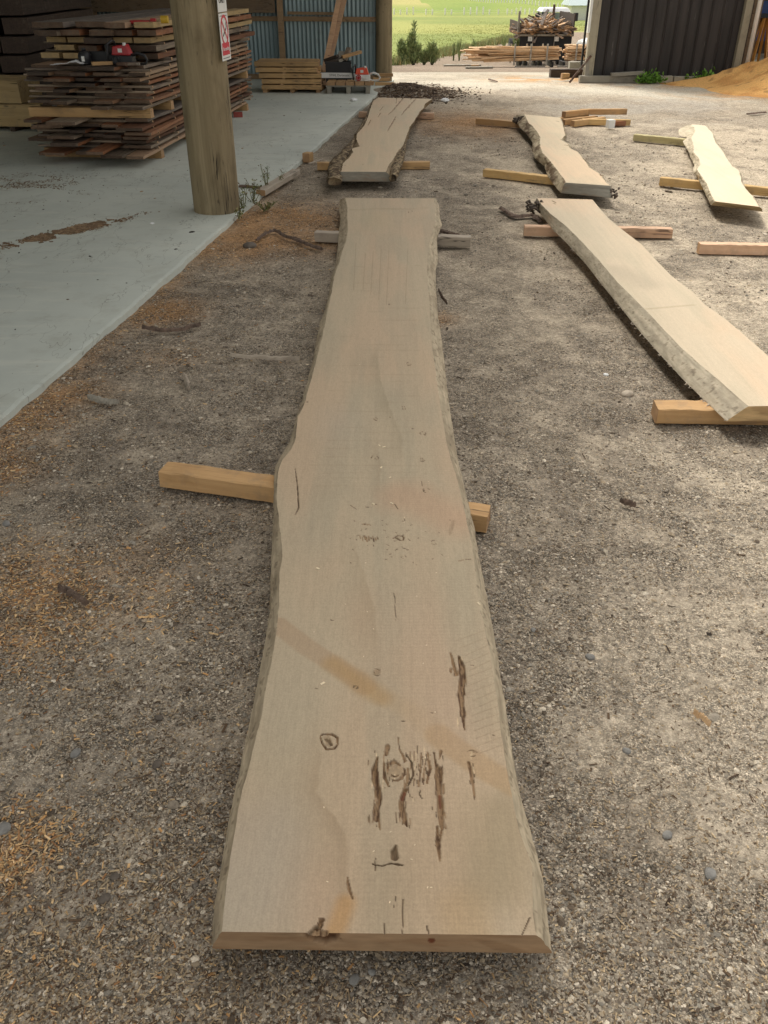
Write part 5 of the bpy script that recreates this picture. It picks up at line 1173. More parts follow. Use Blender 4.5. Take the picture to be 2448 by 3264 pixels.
b = MB(); b.box((bx0 - .155, BY - .10, -.1), (bx0 - .005, BY + .05, 4.7)); under(bsh, b.build('corner_post', M['post_v'], bevel=.006))
b = MB(); b.box((bx0 - .20, BY - .115, .78), (bx0 - .158, BY - .02, 4.7)); under(bsh, b.build('corner_flashing', M['white']))
b = MB(); b.box((bx1 + .005, BY - .10, -.1), (bx1 + .13, BY + .10, 4.7)); under(bsh, b.build('corner_post', M['post_v'], bevel=.006))
b = MB(); b.box((bx1 + .133, BY - .04, -.1), (bx1 + .17, BY + .12, 4.7)); under(bsh, b.build('post_packing', M['board_dark']))
b = MB(); b.box((bx0 - .1, BY + .0, 4.72), (bx0 + 12, BY + 5.5, 4.80)); under(bsh, b.build('roof', M['rooftin']))
b = MB(); px_ = bx1 + .215; b.tube([(px_, BY - .16, .02), (px_, BY - .16, 4.6)], .038, 14); M['pipe'] = plain('pipe_white', (.92, .92, .9), .35, var=.03, bmp=0); dp = under(bsh, b.build('downpipe', M['pipe'], smooth=True))
for zz in (.22, 1.32):
    b = MB(); b.tube([(px_, BY - .16, zz), (px_, BY - .16, zz + .03)], .045, 14); b.box((px_ - .10, BY - .17, zz + .005), (px_ - .04, BY - .13, zz + .025)); o = b.build('pipe_bracket', M['pipe']); o.parent = dp
# open bay to the right
b = MB(); b.box((bx1 + .30, BY + .3, 0), (bx1 + .46, BY + .46, 4.7)); under(bsh, b.build('inner_post', M['brown_ply']))
b = MB(); b.box((bx1 + .3, BY + 6, -.1), (bx1 + 9, BY + 6.1, 4.7)); under(bsh, b.build('back_wall', M['board_dark']))
b = MB(); b.add([(bx1 + .1, BY + .3, 0), (bx1 + 9, BY + .3, 0), (bx1 + 9, BY + 6, 0), (bx1 + .1, BY + 6, 0), (bx1 + .1, BY + .3, .03), (bx1 + 9, BY + .3, .03), (bx1 + 9, BY + 6, .03), (bx1 + .1, BY + 6, .03)], [(4, 5, 6, 7), (0, 1, 5, 4)]); under(bsh, b.build('floor', M['kerb']))
b = MB(); b.box((bx1 + .5, BY + 5.2, .35), (bx1 + 3, BY + 5.3, 1.15)); tag(b.build('blue_panel', M['blue_drum']), 'dark blue panel in the dim open bay of the black shed', 'panel')
b = MB(); b.box((bx1 + .42, BY + 2.3, .03), (bx1 + .47, BY + 2.5, 1.0)); tag(b.build('purple_board', M['purple']), 'purple board standing inside the black shed behind the white downpipe', 'board')
tr = empty('trestle', (Q(2415, 170, BY + 1.6).x, BY + 1.6, .03), 'orange metal trestle in the open bay behind the white downpipe', 'trestle')
for dx, dx2, dy in ((-.16, -.03, -.2), (.14, .05, -.2), (-.16, -.03, .25), (.14, .05, .25)):
    b = MB(); b.bar((dx, dy, 0), (dx2, dy * .2, .92), .045, .045); b.build('leg', plain('orange_steel', (.62, .27, .05), .5) if 'osteel' not in M else M['osteel'], tr)
b = MB(); b.box((-.14, -.08, .92), (.14, .08, .99)); b.build('top', M['darksteel'], tr)
# base kerb in front of the black wall
for k, (x0, x1, y_, h_, mt, lab) in enumerate(((1845, 2032, 262, .11, 'greywood', 'long grey timber at the foot of the black wall, left part'), (2036, 2138, 270, .11, 'kerb', 'pale concrete block at the foot of the black wall'), (2144, 2300, 266, .10, 'kerb', 'pale concrete kerb partly under the sawdust, right of the block'))):
    yk = BY - .16; a_ = Vector((Q(x0, y_, yk).x, yk, -.01)); b_ = Vector((Q(x1, y_, yk).x, yk, -.01))
    beam('ground_beam', lab, 'kerb', None, a_, b_, .12, h_, [M[mt], M[mt]])
b = MB(); a_ = Q(1945, 250, BY - .2); b_ = Q(2048, 248, BY - .2); b.bar((a_.x, BY - .22, .125), (b_.x, BY - .22, .155), .14, .05); tag(b.build('loose_plank', M['greywood']), 'short grey plank lying on the timber at the foot of the black wall', 'plank')
# pile of old boards leaning at the left corner
for k, (x0, y0, x1, y1) in enumerate(((1815, 265, 1884, 178), (1868, 258, 1874, 188), (1878, 258, 1886, 190), (1858, 258, 1868, 214))):
    a_ = Q(x0, y0, BY - .25 + .09 * k); a_.z = max(a_.z, .0); b_ = Q(x1, y1, BY - .12 + .04 * k)
    b = MB(); b.bar((0, 0, 0), b_ - a_, .07 if k else .035, .03, up=(0, 1, 0)); tag(b.build('leaning_batten', M['greywood'] if k else M['rust'], None, loc=a_), ['rusty bar leaning diagonally on the left corner of the black shed', 'grey batten leaning at the black shed corner, left one', 'grey batten leaning at the black shed corner, right one', 'short grey batten leaning lowest at the black shed corner'][k], 'batten')
for k, (x0, x1, y_, Y_, h_, mt) in enumerate(((1752, 1855, 243, 18.6, .15, 'board_dark'), (1812, 1858, 225, 20.5, .22, 'greywood'))):
    a_ = Q(x0, y_, Y_); b_ = Q(x1, y_, Y_); a_.z = b_.z = float(ground_z(a_.x, Y_)); beam('heavy_timber', ['long dark timber lying left of the black shed', 'short grey timber lying behind the long dark one'][k], 'timber', None, a_, b_, .2, h_, [M[mt], M[mt]], segs=6)
p_ = Q(1800, 258, 17.6); beam('orange_block', 'small orange block on the sawdust left of the black shed', 'block', None, (p_.x - .07, 17.6, .0), (p_.x + .07, 17.62, .0), .1, .1, [M['sleeper'], M['pine_end']], segs=2)
# steel lattice post
LY = 19.5; lt = empty('lattice_post', (Q(1862, 130, LY).x, LY, float(terrain(LY))), 'dark steel lattice post left of the black shed', 'post')
o0 = lt.location; xl = 0; xr = Q(1890, 130, LY).x + .02 - o0.x
for x_, w_ in ((xl, .035), (xr, .12)):
    b = MB(); b.box((x_ - w_ / 2, -.03, -.1), (x_ + w_ / 2, .03, 5)); b.build('chord', M['darksteel'], lt)
b = MB(); zz = 0.1; fl_ = 0
while zz < 4.8: b.bar((xl if fl_ else xr, 0, zz), (xr if fl_ else xl, 0, zz + .30), .018, .018); zz += .30; fl_ ^= 1
b.build('lacing', M['darksteel'], lt)

# sawdust heap by the downpipe
hx = np.linspace(3.9, 10.5, 150); hy = np.linspace(14.3, 18.1, 90); HX, HY = np.meshgrid(hx, hy)
pk = P(2448, 322)
def gs(cx, cy, sx, sy, h): return h * np.exp(-((HX - cx) / sx) ** 2 - ((HY - cy) / sy) ** 2)
H = gs(8.2, 16.2, 1.25, .95, 1.15) + gs(6.55, 16.75, .55, .38, .24) + gs(5.75, 16.9, .6, .30, .09) + gs(7.2, 15.7, 1.0, .55, .18)
H = H * (0.85 + .4 * fbm(HX * 3, HY * 3, 4, 19)) + .05 * (fbm(HX * 12, HY * 12, 3, 20) - .5) * sstep(.02, .2, H) - .035
cH = mixn(np.tile(np.array(lin(226, 176, 108)), (HX.size, 1)), np.array(lin(198, 142, 82)), sstep(.45, .65, fbm(HX * 2, HY * 4, 4, 23)).ravel() * .8)
cH = mixn(cH, np.array(lin(150, 108, 70)), .7 * sstep(.68, .78, fbm(HX * 7, HY * 9, 3, 25)).ravel())
ii = np.arange(HX.size).reshape(HX.shape)
M['sawdust'] = attr_mat('sawdust', 0.95, ((30, .6, .03), (160, .5, .006)), .22, 45)
hp = link('sawdust_heap', np_mesh('sawdust_heap', np.stack([HX - 8, HY - 16, H], -1).reshape(-1, 3), np.stack([ii[:-1, :-1], ii[:-1, 1:], ii[1:, 1:], ii[1:, :-1]], -1).reshape(-1, 4), M['sawdust'], True, cH), loc=(8, 16, 0)); tag(hp, 'orange sawdust heap spilling in front of the white downpipe', 'sawdust heap', kind='stuff')

# ------------------------------------------------------------------ foliage helpers
def foliage(name, pts, nrm_jit, L_, W_, cols, parent=None, loc=(0, 0, 0), seed=0, updir=0.5):
    r_ = np.random.default_rng(seed); n = len(pts)
    d = r_.normal(0, 1, (n, 3)); d[:, 2] = np.abs(d[:, 2]) * updir * 2 + updir; d /= np.linalg.norm(d, axis=1)[:, None]
    s_ = np.cross(d, r_.normal(0, 1, (n, 3))); s_ /= np.linalg.norm(s_, axis=1)[:, None]
    l = L_ * r_.uniform(.5, 1.3, n)[:, None]; w = W_ * r_.uniform(.6, 1.2, n)[:, None]
    V = np.stack([pts - s_ * w * .3, pts + s_ * w * .3, pts + d * l * .55 + s_ * w * .5, pts + d * l, pts + d * l * .55 - s_ * w * .5], 1).reshape(-1, 3)
    Fq = np.arange(n * 5).reshape(n, 5); c = np.repeat(cols[r_.integers(0, len(cols), n)] * r_.uniform(.6, 1.35, (n, 1)), 5, 0)
    return link(name, np_mesh(name, V, Fq, M['leaf'], False, c), parent, loc)
G = lambda *a: np.array([lin(*q) for q in a])
greens = G((132, 148, 98), (148, 160, 108), (114, 132, 84), (168, 174, 122)); drys = G((168, 152, 104), (140, 128, 86), (118, 122, 66), (184, 170, 120))
def bush(x, y, top, wpx, label, seed, Y_=None, n=1500, cols=greens, cat='bush', name='spiky_bush'):
    Y_ = Y_ or 43.0; gz = float(ground_z(Q(x, y, Y_).x, Y_)); h = Q(x, top, Y_).z - gz; w = wpx / pxm(Y_, gz)
    r_ = np.random.default_rng(seed); root = empty(name, (Q(x, y, Y_).x, Y_, gz), label, cat, 'bushes at the edge of the field')
    b = MB(); pts = []
    ns = 11
    for k in range(ns):
        tx, ty = r_.uniform(-.5, .5) * w, r_.uniform(-.4, .4) * w; hh = h * (1 - abs(tx) / w * 1.2) * r_.uniform(.55, 1.08)
        b.tube([(tx * .15, ty * .15, 0), (tx * .6, ty * .6, hh * .5), (tx, ty, hh)], [.02, .012, .004], 5)
        m_ = n // ns; t = r_.uniform(.12, 1, m_) ** .8; sp_r = w * .15 * (1.12 - t)
        c_ = np.stack([tx * t ** 1.2, ty * t ** 1.2, hh * t], 1) + r_.normal(0, 1, (m_, 3)) * np.stack([sp_r, sp_r, sp_r * .4], 1); pts.append(c_)
    b.build('stem', M['bark'], root); foliage('foliage', np.concatenate(pts), .5, .22, .035, cols, root, seed=seed, updir=.6)
    return root
bush(1281, 166, 112, 34, 'short spiky bush, leftmost, beside the far timber pole', 1)
bush(1318, 178, 76, 44, 'tallest spiky bush at the edge of the green field', 2, n=2400)
bush(1378, 172, 112, 36, 'rounded spiky bush right of the tallest one', 3)
bush(1352, 175, 145, 26, 'low bush between the tallest bush and the rounded one', 4, n=700)
bush(1510, 150, 130, 14, 'tiny bush on the verge left of the lumber rack', 6, Y_=50, n=400)
bush(1890, 105, 80, 30, 'small bush seen through the steel lattice post', 8, Y_=52, n=900)
bush(1650, 118, 68, 26, 'bush at the left rear corner of the truck', 9, Y_=46, n=900)
def flax(x, y, top, wpx, label, seed, Y_):
    gz = float(ground_z(Q(x, y, Y_).x, Y_)); h = Q(x, top, Y_).z - gz; w = wpx / pxm(Y_, gz); r_ = np.random.default_rng(seed); V = []; F = []
    for k in range(46):
        a = r_.uniform(0, 6.28); o_ = r_.uniform(.15, .55) * w; hh = h * r_.uniform(.6, 1.05); n0 = len(V); s_ = np.array([-math.sin(a), math.cos(a), 0]) * .035; d_ = np.array([math.cos(a), math.sin(a), 0])
        for t, wf in ((0, 1), (.5, 1), (1, .05)):
            c_ = d_ * o_ * t ** 1.6 + np.array([0, 0, hh * t]); V += [c_ - s_ * wf, c_ + s_ * wf]
        F += [[n0, n0 + 1, n0 + 3, n0 + 2], [n0 + 2, n0 + 3, n0 + 5, n0 + 4]]
    V = np.array(V); c_ = np.repeat(greens[r_.integers(0, 4, len(V) // 6)], 6, 0)
    tag(link('flax_plant', np_mesh('flax_plant', V, np.array(F), M['leaf'], False, c_), loc=(Q(x, y, Y_).x, Y_, gz)), label, 'plant', 'flax clumps on the field verge')
flax(1608, 130, 104, 30, 'spiky flax clump just left of the truck', 3, 55)
flax(1465, 152, 124, 24, 'spiky flax clump midway between bushes and truck', 5, 47)
flax(1447, 145, 134, 10, 'dark little flax tuft beside the midway clump', 7, 47)
# long dry grass along the edge
def tuft_field(name, n, xr, yf, seed, cols, hgt, label, w=.02):
    r_ = np.random.default_rng(seed); xs = r_.uniform(*xr, n); ys_ = yf(xs) + r_.normal(0, 1, n) * .9; zs = ground_z(xs, ys_)
    keep = fbm(xs * 1.1, ys_ * .8, 3, seed) > .40; xs, ys_, zs = xs[keep], ys_[keep], zs[keep]; n = len(xs)
    h = hgt * r_.uniform(.4, 1.3, n) * (.5 + fbm(xs * .7, ys_ * .7, 3, seed + 1)); ln = r_.normal(0, .35, (n, 2)) * h[:, None]; a = r_.uniform(0, 3.14, n); sx = np.cos(a) * w; sy = np.sin(a) * w
    V = np.stack([np.stack([xs - sx, ys_ - sy, zs], 1), np.stack([xs + sx, ys_ + sy, zs], 1), np.stack([xs + ln[:, 0], ys_ + ln[:, 1], zs + h], 1)], 1).reshape(-1, 3)
    c = np.repeat(cols[r_.integers(0, len(cols), n)] * r_.uniform(.7, 1.2, (n, 1)), 3, 0)
    tag(link(name, np_mesh(name, V, np.arange(n * 3).reshape(n, 3), M['leaf'], False, c)), label, 'grass', kind='stuff')
edge_f = lambda x: np.clip(42 + (x - .35) * 3.2, 39.5, 92) + .6
tuft_field('verge_grass', 16000, (-3, 14), edge_f, 3, np.concatenate([drys, greens]), .34, 'long dry and green grass along the edge of the field')
tuft_field('field_grass', 26000, (-4, 34), lambda x: 46 + np.abs(np.random.default_rng(8).normal(0, 1, len(x))) * 24 + np.clip((x - .35) * 3.2, 0, 50), 5, G((160, 164, 92), (142, 150, 82), (176, 176, 108)), .045, 'short bright green grass of the field', .03)

# ------------------------------------------------------------------ fences across the field
fp_me = MB().box((-.11, -.11, -.3), (.11, .11, 1.25)).mesh('fence_post', M['fencepost'])
def fpost(x, y, s_=1.0, grp='white posts of the field fence', lab='small white post of the fence across the far field'):
    o = link('fence_post', fp_me, loc=(x, y, float(ground_z(x, y))), rot=(0, 0, random.uniform(0, 1))); o.scale = (1, 1, s_); tag(o, lab, 'fence post', grp)
FY = 205.0
xa, xb = Q(1256, 62, FY).x, Q(1895, 62, FY).x; x_ = xa
while x_ < xb:
    if random.random() < .86: fpost(x_, FY + (x_ - xa) * .05, random.uniform(.7, 1.15))
    x_ += .95 if x_ > Q(1550, 62, FY).x else 1.35
for k in range(40):
    t = k / 39; fpost(Q(1500 + 190 * t, 30, 300).x * (1 - .0 * t), 330 - 110 * t, .9, 'white posts of the fence climbing the hill', 'small white post of the fence running diagonally up the hill')
b = MB(); 
for zz in (.35, .75): b.bar((xa, FY, float(ground_z(xa, FY)) + zz), (xb, FY + (xb - xa) * .05, float(ground_z(xb, FY + 2)) + zz), .02, .02)
tag(b.build('fence_wire', M['fencepost']), 'thin pale wires strung between the far white fence posts', 'fence wire')
# pale building at the very top behind the lattice
pb = Q(1852, 10, 150); fb = empty('far_building', (pb.x, 150, float(terrain(150))), 'pale grey roofed building far beyond the field, top right of the truck', 'building')
hb = pb.z - fb.location.z
b = MB(); b.box((-1.4, 0, 0), (7, 6, hb - .3)); b.build('wall', M['white_plastic'], fb)
b = MB(); b.add([(-1.9, -.4, hb - .3), (7.4, -.4, hb - .3), (7.4, 6.4, hb - .3), (-1.9, 6.4, hb - .3), (-1.2, 3, hb + 1.7), (6.8, 3, hb + 1.7)], [(0, 1, 5, 4), (1, 2, 5), (2, 3, 4, 5), (3, 0, 4), (0, 3, 2, 1)]); b.build('roof', plain('pale_roof', (.42, .5, .5), .5, var=.1), fb)

# ------------------------------------------------------------------ truck with firewood
TY = 42.0; tz = float(terrain(TY + 1)); tx = Q(1742, 120, TY).x
trk = empty('truck', (tx, TY, tz), 'old flatbed truck with white cab roof seen from behind, loaded with firewood', 'truck')
zd = Q(1742, 108, TY).z - tz; hw = (Q(1828, 108, TY).x - Q(1656, 108, TY).x) / 2; L_tr = 3.6
def tp(name, mb, mat, par=None, **k): return mb.build(name, mat, par or trk, **k)
tp('deck', MB().box((-hw, 0, zd - .10), (hw, L_tr, zd)), M['rust'])
for x_ in (-.72, .45): tp('tail_bracket', MB().box((x_ - .09, -.03, zd - .28), (x_ + .09, -.002, zd - .103)), M['white_plastic'])
tp('rear_rail', MB().box((-hw, -.05, zd - .08), (hw, -.004, zd - .01)), M['greywood'])
tp('rear_flap', MB().box((-hw + .02, .02, zd - 1.05), (hw - .06, .05, zd - .104)), M['rubber'])
tp('left_side_board', MB().box((-hw, .003, zd + .002), (-hw + .05, L_tr, zd + .42)), M['board_dark'])
tp('right_side_board', MB().box((hw - .05, .003, zd + .002), (hw, L_tr, zd + .75)), M['board_dark'])
tp('corner_stake', MB().box((-hw - .10, .1, zd - .05), (-hw - .02, .2, zd + .85)), M['greywood'])
for s_ in (-1, 1):
    tp('chassis_rail', MB().box((s_ * .42 - .05, .06, .62), (s_ * .42 + .05, 5.6, .82)), M['darksteel'])
    for yy in (1.1, 4.9):
        w_ = MB(); w_.tube([(s_ * (hw - .32) - .12, yy, .42), (s_ * (hw - .32) + .12, yy, .42)], .42, 24); ww = tp('wheel', w_, M['rubber'], smooth=False)
        r_ = MB(); r_.tube([(s_ * (hw - .32) - .125, yy, .42), (s_ * (hw - .32) + .125, yy, .42)], .2, 16); r_.build('rim', M['greywood'], ww)
    tp('flap_chain', MB().bar((s_ * .47 - .12, -.01, zd - .1), (s_ * .47 - .12, -.01, zd - 1.0), .02, .02), M['steel'])
cw = (Q(1812, 40, TY + 4.2).x - Q(1722, 40, TY + 4.2).x) / 2; ccx = Q(1768, 40, TY + 4.2).x - tx; cy0 = L_tr + .25; zr = Q(1768, 25, TY + 4).z - tz; zw0 = Q(1768, 62, TY + 4).z - tz; zw1 = Q(1768, 40, TY + 4).z - tz
cab = tp('cab', MB().box((ccx - cw, cy0, .7), (ccx + cw, cy0 + 1.6, zw0 - .05)), M['truckgreen'], bevel=.04)
for s_ in (-1, 1):
    MB().box((ccx + s_ * (cw - .06) - .06, cy0 + .0, zw0 - .05), (ccx + s_ * (cw - .06) + .06, cy0 + .1, zw1 + .02)).build('rear_pillar', M['truckgreen'], cab)
    MB().box((ccx + s_ * (cw - .06) - .05, cy0 + 1.2, zw0 - .05), (ccx + s_ * (cw - .06) + .05, cy0 + 1.3, zw1 + .02)).build('front_pillar', M['truckgreen'], cab)
MB().box((ccx - cw + .13, cy0 + .03, zw0 - .04), (ccx + cw - .13, cy0 + .05, zw1)).build('rear_window', M['glass'], cab)
b = MB(); b.add([(ccx - cw - .03, cy0 - .03, zw1 + .02), (ccx + cw + .03, cy0 - .03, zw1 + .02), (ccx + cw + .03, cy0 + 1.5, zw1 + .02), (ccx - cw - .03, cy0 + 1.5, zw1 + .02), (ccx - cw + .08, cy0 + .1, zr), (ccx + cw - .08, cy0 + .1, zr), (ccx + cw - .08, cy0 + 1.35, zr), (ccx - cw + .08, cy0 + 1.35, zr)], [(4, 5, 6, 7), (0, 1, 5, 4), (1, 2, 6, 5), (2, 3, 7, 6), (3, 0, 4, 7), (0, 3, 2, 1)])
tp('cab_roof', b, M['truckwhite'], bevel=.03)
ex_ = Q(1766, 30, TY + 3.7).x - tx
tp('exhaust_stack', MB().tube([(ex_, L_tr + .1, .8), (ex_, L_tr + .1, Q(1766, 14, TY + 3.7).z - tz)], .06, 12), M['rust'])
for x0, x1 in ((1708, 1724), (1830, 1845)):
    a_ = Q(x0, 50, TY + 5).x - tx; b_ = Q(x1, 50, TY + 5).x - tx; m_ = tp('wing_mirror', MB().box((a_, cy0 + 1.3, zw0 - .12), (b_, cy0 + 1.4, zw1 - .05)), M['black_plastic'])
    s_ = 1 if a_ > ccx else -1; MB().bar((ccx + s_ * cw, cy0 + 1.35, zw1 - .1), ((a_ + b_) / 2, cy0 + 1.35, zw1 - .1), .03, .03).build('mirror_arm', M['darksteel'], m_)
wood_me = [beam_mesh(l_, w_, h_, 970 + k, [M[q], M['pine_end']], 3, jit=.006) for k, (l_, w_, h_, q) in enumerate(((.9, .09, .05, 'offcut'), (1.2, .10, .03, 'offcut'), (.7, .13, .06, 'offcut'), (1.0, .08, .04, 'offcut_bark'), (.6, .12, .05, 'offcut_bark'), (1.3, .12, .025, 'offcut_bark')))]
rw_ = random.Random(5)
for k in range(290):
    u = rw_.uniform(-1, 1); y_ = rw_.random() ** 1.6 * 2.6; prof = .36 * (1 - abs(u) ** 3) * (0.7 + .3 * math.sin(u * 3 + 1)) + .06
    prof *= min(1, .55 + y_ * .7); z_ = zd + .04 + prof * (rw_.random() ** .45)
    o = link('firewood', wood_me[rw_.randrange(6)], loc=(tx + u * (hw - .28), TY + .08 + y_, tz + z_), rot=(rw_.uniform(-.6, .6), rw_.gauss(0, .3), rw_.uniform(-1.2, 1.2) + (math.pi / 2 if rw_.random() < .25 else 0)))
    tag(o, 'split firewood offcut in the tangled heap on the truck tray', 'firewood', 'firewood heaped on the truck')
# ------------------------------------------------------------------ racks of fresh edgings in front of the truck
RY = 37.9; rz = float(terrain(RY + .3)); 
xA, xB = Q(1556, 200, RY).x, Q(1788, 200, RY).x; xD = Q(1900, 200, RY).x + .3; z0_ = Q(1650, 196, RY).z; z1_ = Q(1700, 150, RY).z
ed_me = [beam_mesh(l_, w_, h_, 990 + k, [M['fresh'], M['pine_end']], 8, jit=.004) for k, (l_, w_, h_) in enumerate(((3.0, .10, .05), (2.6, .13, .03), (2.2, .09, .045), (3.2, .12, .035)))]
for k in range(150):
    left = k < 95; lay = rw_.random(); yy = RY + .1 + rw_.random() ** 1.5 * 1.0; mi = rw_.randrange(4); l_ = (3.0, 2.6, 2.2, 3.2)[mi]
    if left: cx_ = xB - l_ / 2 + rw_.uniform(-.15, .05) - (rw_.random() ** 3) * .9
    else: cx_ = xB + .22 + l_ / 2 + rw_.uniform(-.05, .25)
    zz = z0_ + lay * (z1_ - z0_) * (1.0 if not left else .92)
    o = link('edging_strip', ed_me[mi], loc=(cx_, yy, zz), rot=(rw_.uniform(-.2, .2), rw_.uniform(-.035, .035), rw_.uniform(-.03, .03)))
    tag(o, 'fresh pale edging strip in the left rack before the truck' if left else 'fresh pale edging strip in the right rack beside the black shed', 'timber strip', 'strips in the left rack' if left else 'strips in the right rack')
for k, (x0, y0, x1, y1) in enumerate(((1535, 188, 1600, 182), (1555, 172, 1640, 166), (1560, 178, 1660, 172))):
    a_ = Q(x0, y0, RY + .1 * k); b_ = Q(x1, y1, RY + .1 * k); bb = MB(); bb.bar((0, 0, 0), b_ - a_, .1, .035); tag(bb.build('edging_strip', M['fresh'], None, loc=a_), ['lowest', 'highest', 'middle'][k] + ' pale strip sticking out left of the lumber rack', 'timber strip', 'strips in the left rack')
rk = empty('lumber_rack', ((xA + xD) / 2, RY, rz), 'low steel stake rack holding fresh pale edging strips', 'rack'); o0 = rk.location
for x_ in (1640, 1691, 1743, 1836):
    X_ = Q(x_, 180, RY).x - o0.x; b = MB(); b.box((X_ - .03, -.03, Q(x_, 208, RY).z - rz), (X_ + .03, .03, Q(x_, 140, RY).z - rz)); b.build('stake', M['steel'], rk)
    b = MB(); b.box((X_ - .03, 1.15, Q(x_, 208, RY).z - rz), (X_ + .03, 1.2, Q(x_, 146, RY).z - rz)); b.build('stake', M['steel'], rk)
for x0, x1 in ((1640, 1737), (1776, 1832)):
    a_ = Q(x0, 212, RY).x - o0.x; b_ = Q(x1, 212, RY).x - o0.x; b = MB(); b.box((a_, -.08, Q(1650, 216, RY).z - rz), (b_, .0, Q(1650, 209, RY).z - rz)); b.build('skid', M['steel'], rk)
for x_ in (1660, 1680, 1710, 1726, 1763, 1800, 1850):
    X_ = Q(x_, 200, RY).x - o0.x; b = MB(); b.box((X_ - .04, .1, -.0), (X_ + .04, 1.1, z0_ - rz - .03)); b.build('cross_bearer', M['darksteel'], rk)
b = MB(); b.box((-1.1, -.5, 0), (1.3, .5, .35)); o = b.build('tarp_heap', M['bluetarp'], None, loc=(Q(1868, 122, 49).x, 49, float(terrain(49))), bevel=.12); tag(o, 'blue tarpaulin covered heap behind the lattice post', 'tarpaulin')
lathe('white_tank', [(.5, 0), (.62, .1), (.62, .7), (.5, .9), (.2, 1.0)], M['white_plastic'], None, (Q(1876, 140, 46).x, 46, float(terrain(46)))); tag(bpy.data.objects['white_tank'], 'pale rounded tank beside the foot of the lattice post', 'tank')
for k, (x, y, L_, an) in enumerate(((1475, 170, 1.6, .1), (1452, 168, .8, -.2), (1516, 178, .35, .0), (1527, 217, .9, .12))):
    p_ = Q(x, y, 40 if k < 3 else 31); yy = 40 if k < 3 else 31; d_ = Vector((math.cos(an), math.sin(an), 0)) * L_ / 2; p_.z = float(ground_z(p_.x, yy)) + .01
    beam('loose_board', ['longest grey board on the dirt by the field verge', 'short grey board at the left end of the verge boards', 'small pale block on the dirt left of the rack', 'pale flat board on the dirt before the lumber rack'][k], 'board', None, p_ - d_, p_ + d_, .16, .06, [M['greywood'] if k != 2 else M['fresh'], M['greywood']], segs=3)

# ------------------------------------------------------------------ weeds at the concrete edge
def weed(x, y, top, label, seed, n=5, lean=.25, w=.12, leaves=90):
    p_ = P(x, y, 0); h = Q(x, top, p_.y).z; root = empty('weed', (p_.x, p_.y, 0), label, 'weed', 'weeds at the concrete edge'); r_ = np.random.default_rng(seed); b = MB(); pts = []
    for k in range(n):
        a = r_.uniform(0, 6.28); tx, ty = math.cos(a) * w * r_.uniform(.3, 1), math.sin(a) * w * r_.uniform(.3, 1); hh = h * r_.uniform(.6, 1)
        path = [np.array([tx * t * (1 + .3 * math.sin(5 * t + k)), ty * t, hh * t]) for t in (0, .3, .6, .85, 1)]
        b.tube(path, [.0035, .003, .0025, .002, .001], 5)
        for q in range(leaves // n):
            t = r_.uniform(.15, 1); i = min(3, int(t * 4)); f_ = t * 4 - i; c_ = path[i] * (1 - f_) + path[i + 1] * f_; pts.append(c_ + r_.normal(0, .012, 3))
    b.build('stem', plain('weed_stem', (.16, .17, .07), .8), root); foliage('leaves', np.array(pts), .5, .022, .009, G((112, 118, 66), (92, 104, 58), (140, 136, 86), (120, 100, 66)), root, seed=seed, updir=.3)
weed(762, 700, 660, 'small dark weed at the foot of the near pole', 3, 4, w=.04)
weed(775, 672, 560, 'thin weed growing close against the near pole', 5, 6, w=.10)
weed(808, 648, 565, 'leggy weed on the concrete edge left of the pale offcut', 7, 7, w=.14, leaves=120)
weed(850, 612, 515, 'tallest wispy weed rising behind the pale offcut', 9, 5, w=.12, leaves=60)
weed(885, 598, 545, 'wispy weed above the right half of the pale offcut', 11, 4, w=.10, leaves=40)
weed(842, 672, 640, 'low weed in the orange chips under the pale offcut', 13, 8, w=.16, leaves=160)
for k, (x, y, Y_) in enumerate(((2068, 268, 16.95), (2240, 262, 17.0))):
    r_ = np.random.default_rng(60 + k); X_ = Q(x, y, Y_).x; n_ = 350; pts = np.stack([r_.normal(0, .12, n_), r_.normal(0, .05, n_), np.abs(r_.normal(0, .07, n_))], 1)
    tag(foliage('green_weed', pts, .5, .06, .04, G((88, 128, 44), (104, 144, 56)), None, (X_, Y_, .0), 60 + k, .3), ['small green weed by the pale concrete block', 'larger green weed beside the sawdust heap'][k], 'weed')

# ------------------------------------------------------------------ gravel, chips and debris lying on the yard
def scatter(name, tv, tf, pos, scl, rz_, tilt, cols, mat, smooth=False):
    n = len(pos); m_ = len(tv); V = tv[None] * scl[:, None, :]
    ct, st_ = np.cos(tilt), np.sin(tilt); y_ = V[..., 1] * ct[:, None] - V[..., 2] * st_[:, None]; z_ = V[..., 1] * st_[:, None] + V[..., 2] * ct[:, None]; x_ = V[..., 0]
    c_, s_ = np.cos(rz_)[:, None], np.sin(rz_)[:, None]; V = np.stack([x_ * c_ - y_ * s_, x_ * s_ + y_ * c_, z_], -1) + pos[:, None, :]
    Fq = (tf[None] + (np.arange(n) * m_)[:, None, None]).reshape(-1, tf.shape[1])
    return link(name, np_mesh(name, V.reshape(-1, 3), Fq, mat, smooth, np.repeat(cols, m_, 0)))
def yard_pts(n, y0, y1, p_, seed, xl=.62, xr=.66):
    r_ = np.random.default_rng(seed); u = r_.random(n); y = (y0 ** (1 - p_) + (y1 ** (1 - p_) - y0 ** (1 - p_)) * u) ** (1 / (1 - p_))
    x = r_.uniform(-1, 1, n); x = np.where(x < 0, x * (xl * y + .25), x * (xr * y + .25)); k = x > edge_x(y) + .008; return x[k], y[k], r_
octv = np.array([(1, 0, 0), (-1, 0, 0), (0, 1, 0), (0, -1, 0), (.1, .1, .9), (0, 0, -.8), (.7, .7, .3), (-.7, .6, .35), (-.65, -.7, .3), (.7, -.65, .35)], float)
